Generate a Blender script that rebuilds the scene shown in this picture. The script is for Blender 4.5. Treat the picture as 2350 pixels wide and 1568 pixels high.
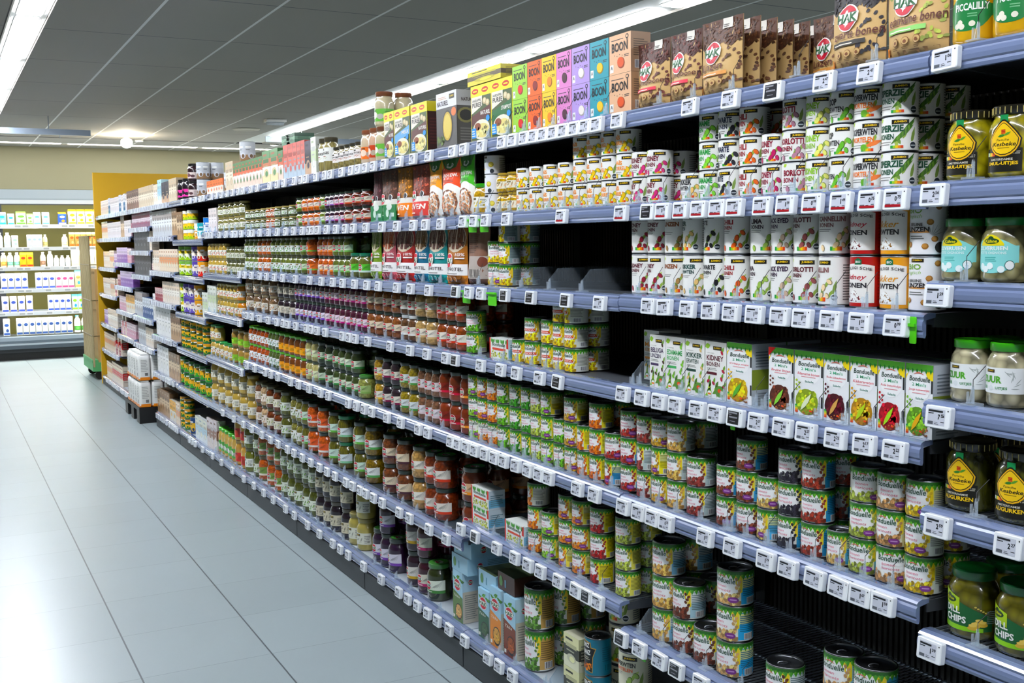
import bpy, bmesh, math, random
from math import sin, cos, pi, radians
from mathutils import Matrix, Vector

for o in list(bpy.data.objects):
    bpy.data.objects.remove(o)
S = bpy.context.scene
COL = S.collection
RNG = random.Random(7)

# ------------------------------------------------------------------ camera
CAM_H, YAW, PITCH, ROLL, FOC = 1.5, 0.48877641, -0.09211813, -0.01280047, 2484.39
F_ = Vector((sin(YAW)*cos(PITCH), cos(YAW)*cos(PITCH), sin(PITCH)))
R0 = Vector((cos(YAW), -sin(YAW), 0)); U0 = R0.cross(F_)
R_ = cos(ROLL)*R0 + sin(ROLL)*U0; U_ = -sin(ROLL)*R0 + cos(ROLL)*U0
cd = bpy.data.cameras.new('camera'); cam = bpy.data.objects.new('camera', cd); COL.objects.link(cam)
cd.sensor_width = 36; cd.lens = 36*FOC/2350; cd.clip_end = 80; cd.clip_start = .05
M = Matrix((( R_.x, U_.x, -F_.x, 0), (R_.y, U_.y, -F_.y, 0), (R_.z, U_.z, -F_.z, CAM_H), (0, 0, 0, 1)))
cam.matrix_world = M
S.camera = cam

# ------------------------------------------------------------------ light and exposure
W = bpy.data.worlds.new('world'); S.world = W; W.use_nodes = True
W.node_tree.nodes['Background'].inputs[0].default_value = (.80, .90, 1, 1)
W.node_tree.nodes['Background'].inputs[1].default_value = .35
S.view_settings.view_transform = 'Standard'; S.view_settings.look = 'None'
S.view_settings.exposure = 1.55; S.view_settings.gamma = 1
TUBE = 19.0            # ceiling strip lights
FRIDGE = 19.0          # lights inside the dairy cabinet
S.cycles.max_bounces = 6; S.cycles.diffuse_bounces = 3; S.cycles.glossy_bounces = 3
S.cycles.transmission_bounces = 4; S.cycles.transparent_max_bounces = 12
S.cycles.caustics_reflective = False; S.cycles.caustics_refractive = False
S.cycles.sample_clamp_indirect = 4

# ------------------------------------------------------------------ materials
def lin(h):
    h = h.lstrip('#'); r = []
    for i in (0, 2, 4):
        c = int(h[i:i+2], 16)/255
        r.append(c/12.92 if c <= .04045 else ((c+.055)/1.055)**2.4)
    return (r[0], r[1], r[2], 1)
def vivid(c):
    g = (c[0]+c[1]+c[2])/3; return tuple(max(.004, min(.93, g+1.1*(x-g))) for x in c[:3])+(1,)
def mat(name, col=None, rough=.5, metal=0, coat=0, attr=False, emit=None, estr=0, spec=.5, alpha=1):
    m = bpy.data.materials.new(name); m.use_nodes = True
    n = m.node_tree; b = n.nodes['Principled BSDF']
    b.inputs['Roughness'].default_value = rough; b.inputs['Metallic'].default_value = metal
    b.inputs['Coat Weight'].default_value = coat; b.inputs['Coat Roughness'].default_value = .06
    b.inputs['Specular IOR Level'].default_value = spec
    if col: b.inputs['Base Color'].default_value = lin(col)
    if attr:
        a = n.nodes.new('ShaderNodeAttribute'); a.attribute_name = 'Col'
        n.links.new(a.outputs['Color'], b.inputs['Base Color'])
    if emit:
        b.inputs['Emission Color'].default_value = lin(emit); b.inputs['Emission Strength'].default_value = estr
    return m
def noisy(m, scale, lo, hi, stretch=(1, 1, 1), bump=0):
    """break the flat base colour up with a little noise"""
    n = m.node_tree; b = n.nodes['Principled BSDF']; L = n.links
    t = n.nodes.new('ShaderNodeTexCoord'); mp = n.nodes.new('ShaderNodeMapping'); mp.inputs['Scale'].default_value = stretch
    no = n.nodes.new('ShaderNodeTexNoise'); no.inputs['Scale'].default_value = scale; no.inputs['Detail'].default_value = 4
    mr = n.nodes.new('ShaderNodeMapRange'); mr.inputs['To Min'].default_value = lo; mr.inputs['To Max'].default_value = hi
    mx = n.nodes.new('ShaderNodeVectorMath'); mx.operation = 'MULTIPLY'
    src = b.inputs['Base Color']
    if src.is_linked: L.new(src.links[0].from_socket, mx.inputs[0])
    else: mx.inputs[0].default_value = src.default_value[:3]
    L.new(t.outputs['Object'], mp.inputs[0]); L.new(mp.outputs[0], no.inputs['Vector']); L.new(no.outputs[0], mr.inputs['Value'])
    L.new(mr.outputs[0], mx.inputs[1]); L.new(mx.outputs[0], b.inputs['Base Color'])
    return m
def content(name, scale, stretch=(1, 1, 1), lo=.45, hi=1.25, rough=.25):
    """jar filling seen through shiny glass: lumps of the attribute colour"""
    m = mat(name, rough=rough, coat=1, attr=True); n = m.node_tree; L = n.links; b = n.nodes['Principled BSDF']
    t = n.nodes.new('ShaderNodeTexCoord'); mp = n.nodes.new('ShaderNodeMapping'); mp.inputs['Scale'].default_value = stretch
    v = n.nodes.new('ShaderNodeTexVoronoi'); v.inputs['Scale'].default_value = scale
    mr = n.nodes.new('ShaderNodeMapRange'); mr.inputs['From Max'].default_value = .75
    mr.inputs['To Min'].default_value = hi; mr.inputs['To Max'].default_value = lo
    mx = n.nodes.new('ShaderNodeVectorMath'); mx.operation = 'MULTIPLY'
    a = b.inputs['Base Color'].links[0].from_socket
    L.new(t.outputs['Object'], mp.inputs[0]); L.new(mp.outputs[0], v.inputs['Vector']); L.new(v.outputs['Distance'], mr.inputs['Value'])
    L.new(a, mx.inputs[0]); L.new(mr.outputs[0], mx.inputs[1]); L.new(mx.outputs[0], b.inputs['Base Color'])
    return m
def clear(name, col='#e8f2fa', a=.22):
    m = bpy.data.materials.new(name); m.use_nodes = True; n = m.node_tree; L = n.links
    b = n.nodes['Principled BSDF']; b.inputs['Base Color'].default_value = lin(col); b.inputs['Roughness'].default_value = .08
    tr = n.nodes.new('ShaderNodeBsdfTransparent'); tr.inputs[0].default_value = lin('#eef4f8')
    mx = n.nodes.new('ShaderNodeMixShader'); mx.inputs[0].default_value = a
    L.new(tr.outputs[0], mx.inputs[1]); L.new(b.outputs[0], mx.inputs[2]); L.new(mx.outputs[0], n.nodes['Material Output'].inputs[0])
    return m
MT = dict(
    print=mat('printed_paper', rough=.38, attr=True, coat=.15), matte=mat('matte_film', rough=.5, attr=True),
    gloss=mat('painted_lid', rough=.28, attr=True, coat=.5), tin=mat('tinplate', '#83868a', .32, 1),
    beans=content('filling_beans', 95, lo=.5, hi=1.2), peas=content('filling_peas', 120, lo=.5, hi=1.25), onion=content('filling_onions', 48, lo=.35, hi=1.45),
    strips=content('filling_pods', 130, (1, 1, .12), lo=.5, hi=1.2), smooth=content('filling_puree', 30, lo=.85, hi=1.08),
    rail=mat('blue_grey_rail', '#7482a6', .16, 0, 1), steel=mat('grey_shelf_steel', '#474a50', .5, .2), dark=mat('charcoal_steel', '#26231f', .5),
    light=mat('pale_shelf_steel', '#b9c2ca', .4, .2), wire=mat('wire_chrome', '#9aa2aa', .3, .8), tag=mat('tag_white_plastic', '#eff2f6', .3, 0, .3),
    screen=mat('tag_display', rough=.25, attr=True, coat=.3), clear=clear('clear_plastic', a=.07), clip=clear('clear_clip', '#f2f8ff', .22),
    green=mat('lime_plastic', '#55d010', .35), yellow=mat('yellow_panel', '#d6a400', .45), white=mat('white_paint', '#d9d9d2', .6),
    kick=mat('plinth_grey', '#3a3e42', .55), tube=mat('lamp_diffuser', '#ffffff', emit='#f2f7ff', estr=TUBE), tubef=mat('boosted_lamp_diffuser', '#ffffff', emit='#f4f8ff', estr=TUBE*1.3), tubeb=mat('rear_lamp_diffuser', '#ffffff', emit='#fffaf0', estr=4), led=mat('cooler_led', '#ffffff', emit='#fffdf4', estr=FRIDGE),  # tubef: far strips given added strength to brighten the far shelves
    alu=mat('brushed_aluminium', '#8e9aa8', .35, .6), black=mat('black_plastic', '#0d0e10', .45), wood=noisy(mat('cardboard', '#c2a06a', .8), 30, .8, 1.1, (1, 1, .15)),
    cage=mat('cage_steel', '#8a8060', .4, .5), gbase=mat('green_cage_base', '#4fa86a', .5))

# ------------------------------------------------------------------ mesh collecting
class MB:
    def __init__(s): s.v = []; s.f = []; s.c = []; s.sm = []
    def face(s, ids, c, sm=False): s.f.append(ids); s.c.append(c); s.sm.append(sm)
    def box(s, x0, x1, y0, y1, z0, z1, c='#808080'):
        b = len(s.v); s.v += [(x, y, z) for z in (z0, z1) for y in (y0, y1) for x in (x0, x1)]
        for q in ((0, 2, 3, 1), (4, 5, 7, 6), (0, 1, 5, 4), (2, 6, 7, 3), (0, 4, 6, 2), (1, 3, 7, 5)): s.face([b+i for i in q], c)
    def rbox(s, x0, x1, y0, y1, z0, z1, r, c='#808080'):
        """box with rounded corners in the YZ outline and a chamfered -X face"""
        pts = []
        for (cy, cz, a0) in ((y1-r, z1-r, 0), (y0+r, z1-r, 90), (y0+r, z0+r, 180), (y1-r, z0+r, 270)):
            for k in range(4):
                a = radians(a0+30*k); pts.append((cy+r*cos(a), cz+r*sin(a)))
        my, mz = (y0+y1)/2, (z0+z1)/2
        rings = []
        for x, k in ((x1, 1), (x0+r*.35, 1), (x0, .94)):
            b = len(s.v); s.v += [(x, my+(p[0]-my)*(k if k == 1 else 1-r*.35/(y1-y0)*2), mz+(p[1]-mz)*(k if k == 1 else 1-r*.35/(z1-z0)*2)) for p in pts]; rings.append(b)
        n = len(pts)
        for a, b in zip(rings, rings[1:]):
            for i in range(n): s.face([a+i, a+(i+1) % n, b+(i+1) % n, b+i], c)
        s.face([rings[-1]+i for i in range(n)], c); s.face([rings[0]+i for i in reversed(range(n))], c)
    def lathe(s, prof, c='#808080', seg=28):
        """prof: list of (r, z) or None to break the smoothing; c may be a list per strip"""
        strips = [[]]
        for p in prof:
            if p is None: strips.append([strips[-1][-1]])
            else: strips[-1].append(p)
        for si, st in enumerate(strips):
            cc = c[min(si, len(c)-1)] if isinstance(c, list) else c
            rings = []
            for r, z in st:
                b = len(s.v)
                if r < 1e-6: s.v.append((0, 0, z)); rings.append((b, 1))
                else: s.v += [(-r*cos(2*pi*i/seg), -r*sin(2*pi*i/seg), z) for i in range(seg)]; rings.append((b, seg))
            for (a, na), (b, nb) in zip(rings, rings[1:]):
                for i in range(seg):
                    j = (i+1) % seg
                    if na == 1: s.face([a, b+i, b+j], cc, True)
                    elif nb == 1: s.face([a+i, a+j, b], cc, True)
                    else: s.face([a+i, a+j, b+j, b+i], cc, True)
    def bar(s, p, q, r, c='#808080', n=6):
        p = Vector(p); q = Vector(q); d = (q-p).normalized(); u = d.orthogonal().normalized(); w = d.cross(u); b = len(s.v)
        for e in (p, q): s.v += [tuple(e+r*(cos(2*pi*i/n)*u+sin(2*pi*i/n)*w)) for i in range(n)]
        for i in range(n): s.face([b+i, b+(i+1) % n, b+n+(i+1) % n, b+n+i], c, True)
        s.face([b+i for i in range(n)], c); s.face([b+n+i for i in range(n)], c)
    def tube(s, pts, r, c='#808080'):
        for p, q in zip(pts, pts[1:]): s.bar(p, q, r, c)
    def extrude(s, prof, y0, y1, c='#808080'):
        """closed XZ outline pulled along Y"""
        n = len(prof); b = len(s.v)
        for y in (y0, y1): s.v += [(x, y, z) for x, z in prof]
        for i in range(n): s.face([b+i, b+(i+1) % n, b+n+(i+1) % n, b+n+i], c)
        s.face([b+i for i in range(n)], c); s.face([b+n+i for i in range(n)], c)
    def mesh(s, name, m):
        me = bpy.data.meshes.new(name); me.from_pydata(s.v, [], s.f)
        me.materials.append(m)
        if any(s.sm): me.polygons.foreach_set('use_smooth', s.sm)
        at = me.attributes.new('Col', 'FLOAT_COLOR', 'CORNER'); cache = {}; out = []
        for f, c in zip(s.f, s.c):
            if c not in cache: cache[c] = vivid(lin(c))
            out += cache[c]*len(f)
        at.data.foreach_set('color', out); me.update()
        return me
    def obj(s, name, m, parent=None):
        o = bpy.data.objects.new(name, s.mesh(name, m)); COL.objects.link(o)
        if parent: o.parent = parent
        return o
def tag(o, label, cat, group=None, kind=None):
    o['label'] = label
    if cat: o['category'] = cat
    if group: o['group'] = group
    if kind: o['kind'] = kind
    return o
def thing(name, label, cat, loc=(0, 0, 0), group=None, rz=0):
    o = bpy.data.objects.new(name, None); COL.objects.link(o); o.location = loc; o.rotation_euler = (0, 0, rz); o.empty_display_size = .05
    return tag(o, label, cat, group)
def struct(name, mb, m):
    o = mb.obj(name, m); o['kind'] = 'structure'; return o

# ------------------------------------------------------------------ printed artwork wrapped on packs
_T = {}
def glyphs(t, bold, shear):
    k = (t, bold, shear)
    if k not in _T:
        cu = bpy.data.curves.new('t', 'FONT'); cu.body = t; cu.resolution_u = 2; cu.offset = bold; cu.shear = shear
        o = bpy.data.objects.new('t', cu); me = bpy.data.meshes.new_from_object(o)
        v = [(p.co.x, p.co.y) for p in me.vertices]; f = [tuple(p.vertices) for p in me.polygons]
        bpy.data.objects.remove(o); bpy.data.curves.remove(cu); bpy.data.meshes.remove(me)
        if not v: v = [(0, 0), (1, 1)]
        x0 = min(p[0] for p in v); x1 = max(p[0] for p in v); y0 = min(p[1] for p in v); y1 = max(p[1] for p in v)
        _T[k] = ([((p[0]-x0)/max(x1-x0, 1e-6), (p[1]-y0)/max(y1-y0, 1e-6)) for p in v], f)
    return _T[k]
class Art(MB):
    """2D artwork: u to the viewer's right, v up; mp(u, v, layer) puts it on the pack"""
    def __init__(s, mp, du=.006): super().__init__(); s.mp = mp; s.du = du; s.rg = random.Random(3)
    def poly(s, pts, c, L=1):
        us = [p[0] for p in pts]; a, z = min(us), max(us)
        if z-a < s.du*1.4:
            b = len(s.v); s.v += [s.mp(u, v, L) for u, v in pts]; s.face(list(range(b, b+len(pts))), c); return
        cuts = sorted(set([round(u, 6) for u in us]+[round(a+(z-a)*i/math.ceil((z-a)/s.du), 6) for i in range(math.ceil((z-a)/s.du)+1)]))
        lo, hi = [], []
        for u in cuts:                      # slice wide shapes into columns so that they follow the curve
            vs = []
            for (p, q) in zip(pts, pts[1:]+pts[:1]):
                if abs(p[0]-q[0]) < 1e-9:
                    if abs(u-p[0]) < 2e-6: vs += [p[1], q[1]]
                elif min(p[0], q[0])-1e-6 <= u <= max(p[0], q[0])+1e-6: vs.append(p[1]+(q[1]-p[1])*(u-p[0])/(q[0]-p[0]))
            if vs: lo.append((u, min(vs))); hi.append((u, max(vs)))
        s.strip(lo, hi, c, L)
    def rect(s, u0, v0, u1, v1, c, L=1, nv=1):
        n = max(1, math.ceil((u1-u0)/s.du)); b = len(s.v)
        for j in range(nv+1):
            s.v += [s.mp(u0+(u1-u0)*i/n, v0+(v1-v0)*j/nv, L) for i in range(n+1)]
        for j in range(nv):
            for i in range(n):
                a = b+j*(n+1)+i; s.face([a, a+1, a+n+2, a+n+1], c, True)
    def strip(s, lo, hi, c, L=1):
        """filled band between two outlines given as equal-length point lists"""
        b = len(s.v); n = len(lo); s.v += [s.mp(u, v, L) for u, v in lo]+[s.mp(u, v, L) for u, v in hi]
        for i in range(n-1): s.face([b+i, b+i+1, b+n+i+1, b+n+i], c, True)
    def ell(s, u, v, ru, rv, c, L=2, n=10, rot=0):
        ca, sa = cos(rot), sin(rot)
        s.poly([(u+ru*cos(2*pi*i/n)*ca-rv*sin(2*pi*i/n)*sa, v+ru*cos(2*pi*i/n)*sa+rv*sin(2*pi*i/n)*ca) for i in range(n)], c, L)
    def text(s, t, u, v, w, h, c, L=3, bold=.02, shear=0):
        vs, fs = glyphs(t, bold, shear); b = len(s.v)
        s.v += [s.mp(u+p[0]*w, v+p[1]*h, L) for p in vs]
        for f in fs: s.face([b+i for i in f], c)
    def lines(s, u0, u1, v0, v1, n, c, L=2, t=.45):
        for i in range(n):
            v = v0+(v1-v0)*i/n; e = u1-(u1-u0)*s.rg.random()*.3
            s.rect(u0, v, e, v+(v1-v0)/n*t, c, L)
    def bars(s, u0, u1, v0, v1, c='#1a1a1a', L=3, n=9, bg='#f4f4f4'):
        s.rect(u0-.001, v0-.001, u1+.001, v1+.001, bg, L-1); d = (u1-u0)/n
        for i in range(n): s.rect(u0+d*i, v0, u0+d*(i+.3+.4*s.rg.random()), v1, c, L)
    def heap(s, u0, u1, v0, v1, c, n, r, L=2, asp=.7):
        cols = [shade(c, k) for k in (.72, .88, 1, 1.15, 1.3)]
        for i in range(n):
            u = u0+(u1-u0)*s.rg.random(); v = v0+(v1-v0)*s.rg.random()**1.2
            s.ell(u, v, r, r*asp, cols[s.rg.randrange(5)], L+(i % 3), 8, s.rg.random()*3)
    def leaf(s, u, v, l, w, rot, c, L=2):
        ca, sa = cos(rot), sin(rot)
        P_ = [(0, 0), (.3, .8), (.6, .9), (1, 0), (.6, -.9), (.3, -.8)]
        s.poly([(u+l*p*ca-w*.5*q*sa, v+l*p*sa+w*.5*q*ca) for p, q in P_], c, L)
    def hak(s, u, v, r, L=4):
        """round badge: white disc, red caps above and below, green word"""
        s.ell(u, v, r, r*1.05, '#f6f4ee', L, 16)
        for a0 in (25, 205):
            s.poly([(u+.9*r*cos(radians(a0+i*13)), v+.95*r*sin(radians(a0+i*13))) for i in range(11)], '#c4283a', L+1)
        s.rect(u-r*1.02, v-r*.36, u+r*1.02, v+r*.36, '#f6f4ee', L+2)
        s.text('HAK', u-r*.98, v-r*.34, r*1.96, r*.68, '#1f5c30', L+3, .03)
def shade(c, k):
    c = c.lstrip('#'); return '#'+''.join('%02x' % max(0, min(255, int(int(c[i:i+2], 16)*k))) for i in (0, 2, 4))
def cyl(R):
    return lambda u, v, L: (-(R+.0002+L*.00022)*cos(u/R), -(R+.0002+L*.00022)*sin(u/R), v)
def front(x=0): return lambda u, v, L: (x-.0004-L*.0002, -u, v)
def side(y): return lambda u, v, L: (u, y-.0004-L*.0002, v)

# product table: name -> (shape, dims, look, object name, category, art, art arguments)
P = {}
def prod(n, shape, dims, look, name, cat, art, *a):
    P[n] = (shape, dims, look, name, cat, art, a)
JS = (.0335, .0655); JT = (.0335, .1035)
for n, look, w1, w2, c1, c2, bean, sec in [
    ('mais', 'small white sweetcorn tin with orange lettering', 'MAÏS', 'KORRELS', '#f0933a', '#f0933a', '#f2b93a', 0),
    ('kid', 'small white tin with pink kidney beans', 'KIDNEY', 'BONEN', '#6d1a2a', '#6d1a2a', '#c23a72', 0),
    ('kik', 'small white chickpea tin with black lettering', 'KIKKER', 'ERWTEN', '#26262a', '#26262a', '#d9b06a', 0),
    ('eda', 'small white tin with green soybean lettering', 'EDAMAME', 'BONEN', '#2f9a44', '#2f9a44', '#7cc242', 0),
    ('zwa', 'small white tin with black beans', 'ZWARTE', 'BONEN', '#1d2440', '#1d2440', '#22222c', 0),
    ('chi', 'small white tin with orange chili beans', 'CHILI', 'BONEN', '#9c2a2c', '#9c2a2c', '#d0622c', 0),
    ('bru', 'small white tin with magenta bean pair', 'KIDNEY', 'BONEN', '#8c2038', '#8c2038', '#b02a5c', 0),
    ('bor', 'small white tin with maroon borlotti lettering', 'BORLOTTI', 'BONEN', '#8c1f33', '#8c1f33', '#a8788a', 0),
    ('gro', 'small white tin with lime lettering', 'KIDNEY', 'BONEN', '#8fc23a', '#8fc23a', '#dfe27a', 0),
    ('dop', 'small white garden pea tin', 'DOP', 'ERWTEN', '#26262a', '#26262a', '#63a838', 0),
    ('wor', 'small white pea and carrot tin', 'DOPERWTEN', 'WORTELEN', '#26262a', '#ee7a33', '#e88a4a', 1),
    ('spe', 'small white green bean tin', 'SPERZIE', 'BONEN', '#1c4f38', '#1c4f38', '#5f8f2c', 2)]:
    prod('s_' + n, 'tin', JS, look, 'bean_tin', 'tin', 'jumbo', w1, w2, c1, c2, bean, sec)
for n, look, w1, w2, c1, bean in [
    ('kid', 'tall white kidney bean tin', 'KIDNEY', 'BONEN', '#5a1626', '#8c2436'),
    ('lin', 'tall white tin with brown lentil lettering', 'LINZEN', '', '#8a4a22', '#9a7a4a'),
    ('kik', 'tall white chickpea tin', 'KIKKER', 'ERWTEN', '#17403c', '#cfae72'),
    ('zwa', 'tall cream black bean tin', 'ZWARTE', 'BONEN', '#26262a', '#17171c'),
    ('chi', 'tall white tin with orange chili beans', 'CHILI', 'BONEN', '#9c2a2c', '#cf5a24'),
    ('lim', 'tall white lima bean tin', 'LIMA', 'BONEN', '#3c2a34', '#8fae52'),
    ('bla', 'tall white black-eyed bean tin', 'BLACK EYED', 'BONEN', '#3a2340', '#b9a08c'),
    ('bor', 'tall white borlotti bean tin', 'BORLOTTI', 'BONEN', '#5a1a22', '#8c4a4a'),
    ('can', 'tall white tin with rosy-brown lettering', 'CANNELLINI', 'BONEN', '#8a5a58', '#d9c29a')]:
    prod('t_' + n, 'tin', JT, look, 'tall_bean_tin', 'tin', 'jumbo', w1, w2, c1, c1, bean, 3)
prod('t_red', 'tin', JT, 'tall red organic kidney bean tin', 'tall_bean_tin', 'tin', 'bio', '#b51d24', 'Kidney', 'BONEN', '#c8283c')
prod('t_ora', 'tin', JT, 'tall amber organic chickpea tin', 'tall_bean_tin', 'tin', 'bio', '#e8a020', 'kikker', 'ERWTEN', '#e09a1c')
prod('t_whi', 'tin', JT, 'tall white organic brown-lentil tin', 'tall_bean_tin', 'tin', 'biowhite')
prod('biomais', 'tin', (.0335, .062), 'small white organic corn tin', 'sweetcorn_tin', 'tin', 'biosmall')
prod('dopbig', 'tin', (.046, .122), 'large cream pea tin', 'pea_tin', 'tin', 'jumbo', 'DOP', 'ERWTEN', '#33332c', '#33332c', '#8fae52', 3)
prod('worbig', 'tin', (.046, .122), 'large cream pea and carrot tin', 'pea_tin', 'tin', 'jumbo', 'DOPERWTEN', 'WORTELEN', '#33332c', '#ee7a53', '#8fae52', 3)
BS = (.0345, .0725); BL = (.0425, .0865)
for n, look, bean, panel, mid in [
    ('pea', 'leafy-banded tin of tiny peas', '#8cc63c', '#e8d23a', 1),
    ('mix', 'leafy-banded tin of peas and carrots', '#f08a3a', '#f2e05a', 1),
    ('car', 'leafy-banded tin of orange carrots', '#f07a24', '#f4f0e4', 0),
    ('gbn', 'leafy-banded tin of fine green beans', '#5fa02c', '#a8d060', 0),
    ('cut', 'leafy-banded tin of cut green beans', '#3f8a2c', '#d8e24a', 0),
    ('fla', 'leafy-banded tin of flageolet beans', '#a9b552', '#e8e06a', 0),
    ('chk', 'leafy-banded tin of golden chickpeas', '#c99a3c', '#e8dc3c', 1),
    ('lor', 'leafy-banded tin of orange lentils', '#e8702a', '#ecdc2c', 0),
    ('kdb', 'leafy-banded kidney bean tin, blue panel', '#a8352e', '#3fa2d8', 1),
    ('kdg', 'leafy-banded tin of kidney beans, grey panel', '#8a3a34', '#b8c8c8', 2),
    ('whg', 'leafy-banded tin of white beans, grey panel', '#d8a45a', '#b8c4c4', 2),
    ('lnb', 'leafy-banded tin of brown lentils, blue panel', '#7a3f2c', '#4aa8dc', 1),
    ('chb', 'leafy-banded tin of chickpeas, blue panel', '#d9b06c', '#5ab4e0', 1),
    ('blk', 'leafy-banded tin of black beans', '#2c2834', '#3f9fd0', 0),
    ('chl', 'leafy-banded tin of chili beans', '#94392a', '#3a94c4', 0),
    ('soy', 'leafy-banded tin of green soybeans', '#9ba84a', '#58a8d4', 1),
    ('sal', 'leafy-banded tin of mixed bean salad', '#b58a5c', '#e2dcae', 1),
    ('sun', 'leafy-banded tin of seed mix with barcode', '#d2b03c', '#e8ece4', 1),
    ('mex', 'leafy-banded tin of corn salad, red ribbon', '#f0c23a', '#d9dcd0', 3),
    ('cor', 'leafy-banded tin of yellow corn, blue panel', '#f2c21c', '#5ab0e0', 1),
    ('cow', 'leafy-banded tin of yellow corn', '#f2c21c', '#8aa0a0', 0),
    ('red', 'leafy-banded tin of red beans, yellow panel', '#a22a2a', '#ead83a', 0)]:
    prod('b_' + n, 'tin', BS, look, 'vegetable_tin', 'tin', 'bond', bean, panel, mid)
for n, look, bean, panel, mid in [
    ('chk', 'tall leafy-banded tin of chickpeas', '#d9a45c', '#8cc4e4', 2),
    ('lin', 'tall leafy-banded tin of brown lentils', '#6b3626', '#a8c8d4', 2),
    ('blu', 'tall leafy-banded tin of chickpeas, blue panel', '#dcae74', '#3faee6', 1),
    ('soy', 'tall leafy-banded tin of green soybeans', '#b4c23a', '#4aa0c4', 0),
    ('whi', 'tall leafy-banded tin of white beans', '#c99a6c', '#a8d4ea', 0)]:
    prod('c_' + n, 'tin', BL, look, 'vegetable_tin', 'tin', 'bond', bean, panel, mid)
prod('bigbean', 'tin', (.0475, .135), 'large leafy-banded tin of green beans', 'vegetable_tin', 'tin', 'bond', '#5f8a3c', '#c9a05c', 0)
prod('heinz', 'tin', (.039, .112), 'teal baked bean tin', 'baked_bean_tin', 'tin', 'heinz')
# plain small tins far away: bands (colour, share of height)
for n, look, R, H, cols in [
    ('f_lime', 'lime tin with yellow fruit', .038, .068, ['#a6cf2a', '#f0c41c', '#f4f8e8']),
    ('f_teal', 'teal and white tin', .036, .11, ['#e8f0f0', '#2aa8b4']),
    ('f_orange', 'amber tin with fruit picture', .036, .11, ['#f0a81c', '#f2eadc']),
    ('f_blue', 'bright blue tin', .036, .14, ['#1c7ed2', '#dce6ee', '#1c7ed2']),
    ('f_greenyel', 'dark green tin of pineapple', .037, .078, ['#2c7a34', '#f0b41c', '#1f5a2c', '#e0a02c']),
    ('f_pine', 'bright green pineapple tin', .037, .1, ['#3aa03c', '#f0b41c', '#24642c']),
    ('f_limetall', 'tall lime fruit tin', .04, .105, ['#a4d41e', '#fbf6d8', '#f0d21c', '#7ab04a']),
    ('f_purple', 'tall purple fruit tin', .04, .105, ['#6a58b8', '#f4e8dc', '#5a46a4']),
    ('f_red', 'tall red and amber fruit tin', .04, .105, ['#e83a1c', '#f4e4d0', '#f0a41c']),
    ('f_yellow', 'tall yellow fruit tin', .04, .105, ['#f4b40e', '#f4e8dc', '#eca41c']),
    ('f_potato', 'tall grey potato tin', .045, .115, ['#8a6a4a', '#b9bcc2', '#c4c8cc']),
    ('f_navy', 'dark blue tin with yellow fruit', .045, .12, ['#24457a', '#e0b030', '#24457a']),
    ('f_grey', 'dark ribbed tin', .05, .09, ['#5a6a52', '#4a5a48'])]:
    prod(n, 'tin', (R, H), look, 'fruit_tin', 'tin', 'bands', cols)
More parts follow.
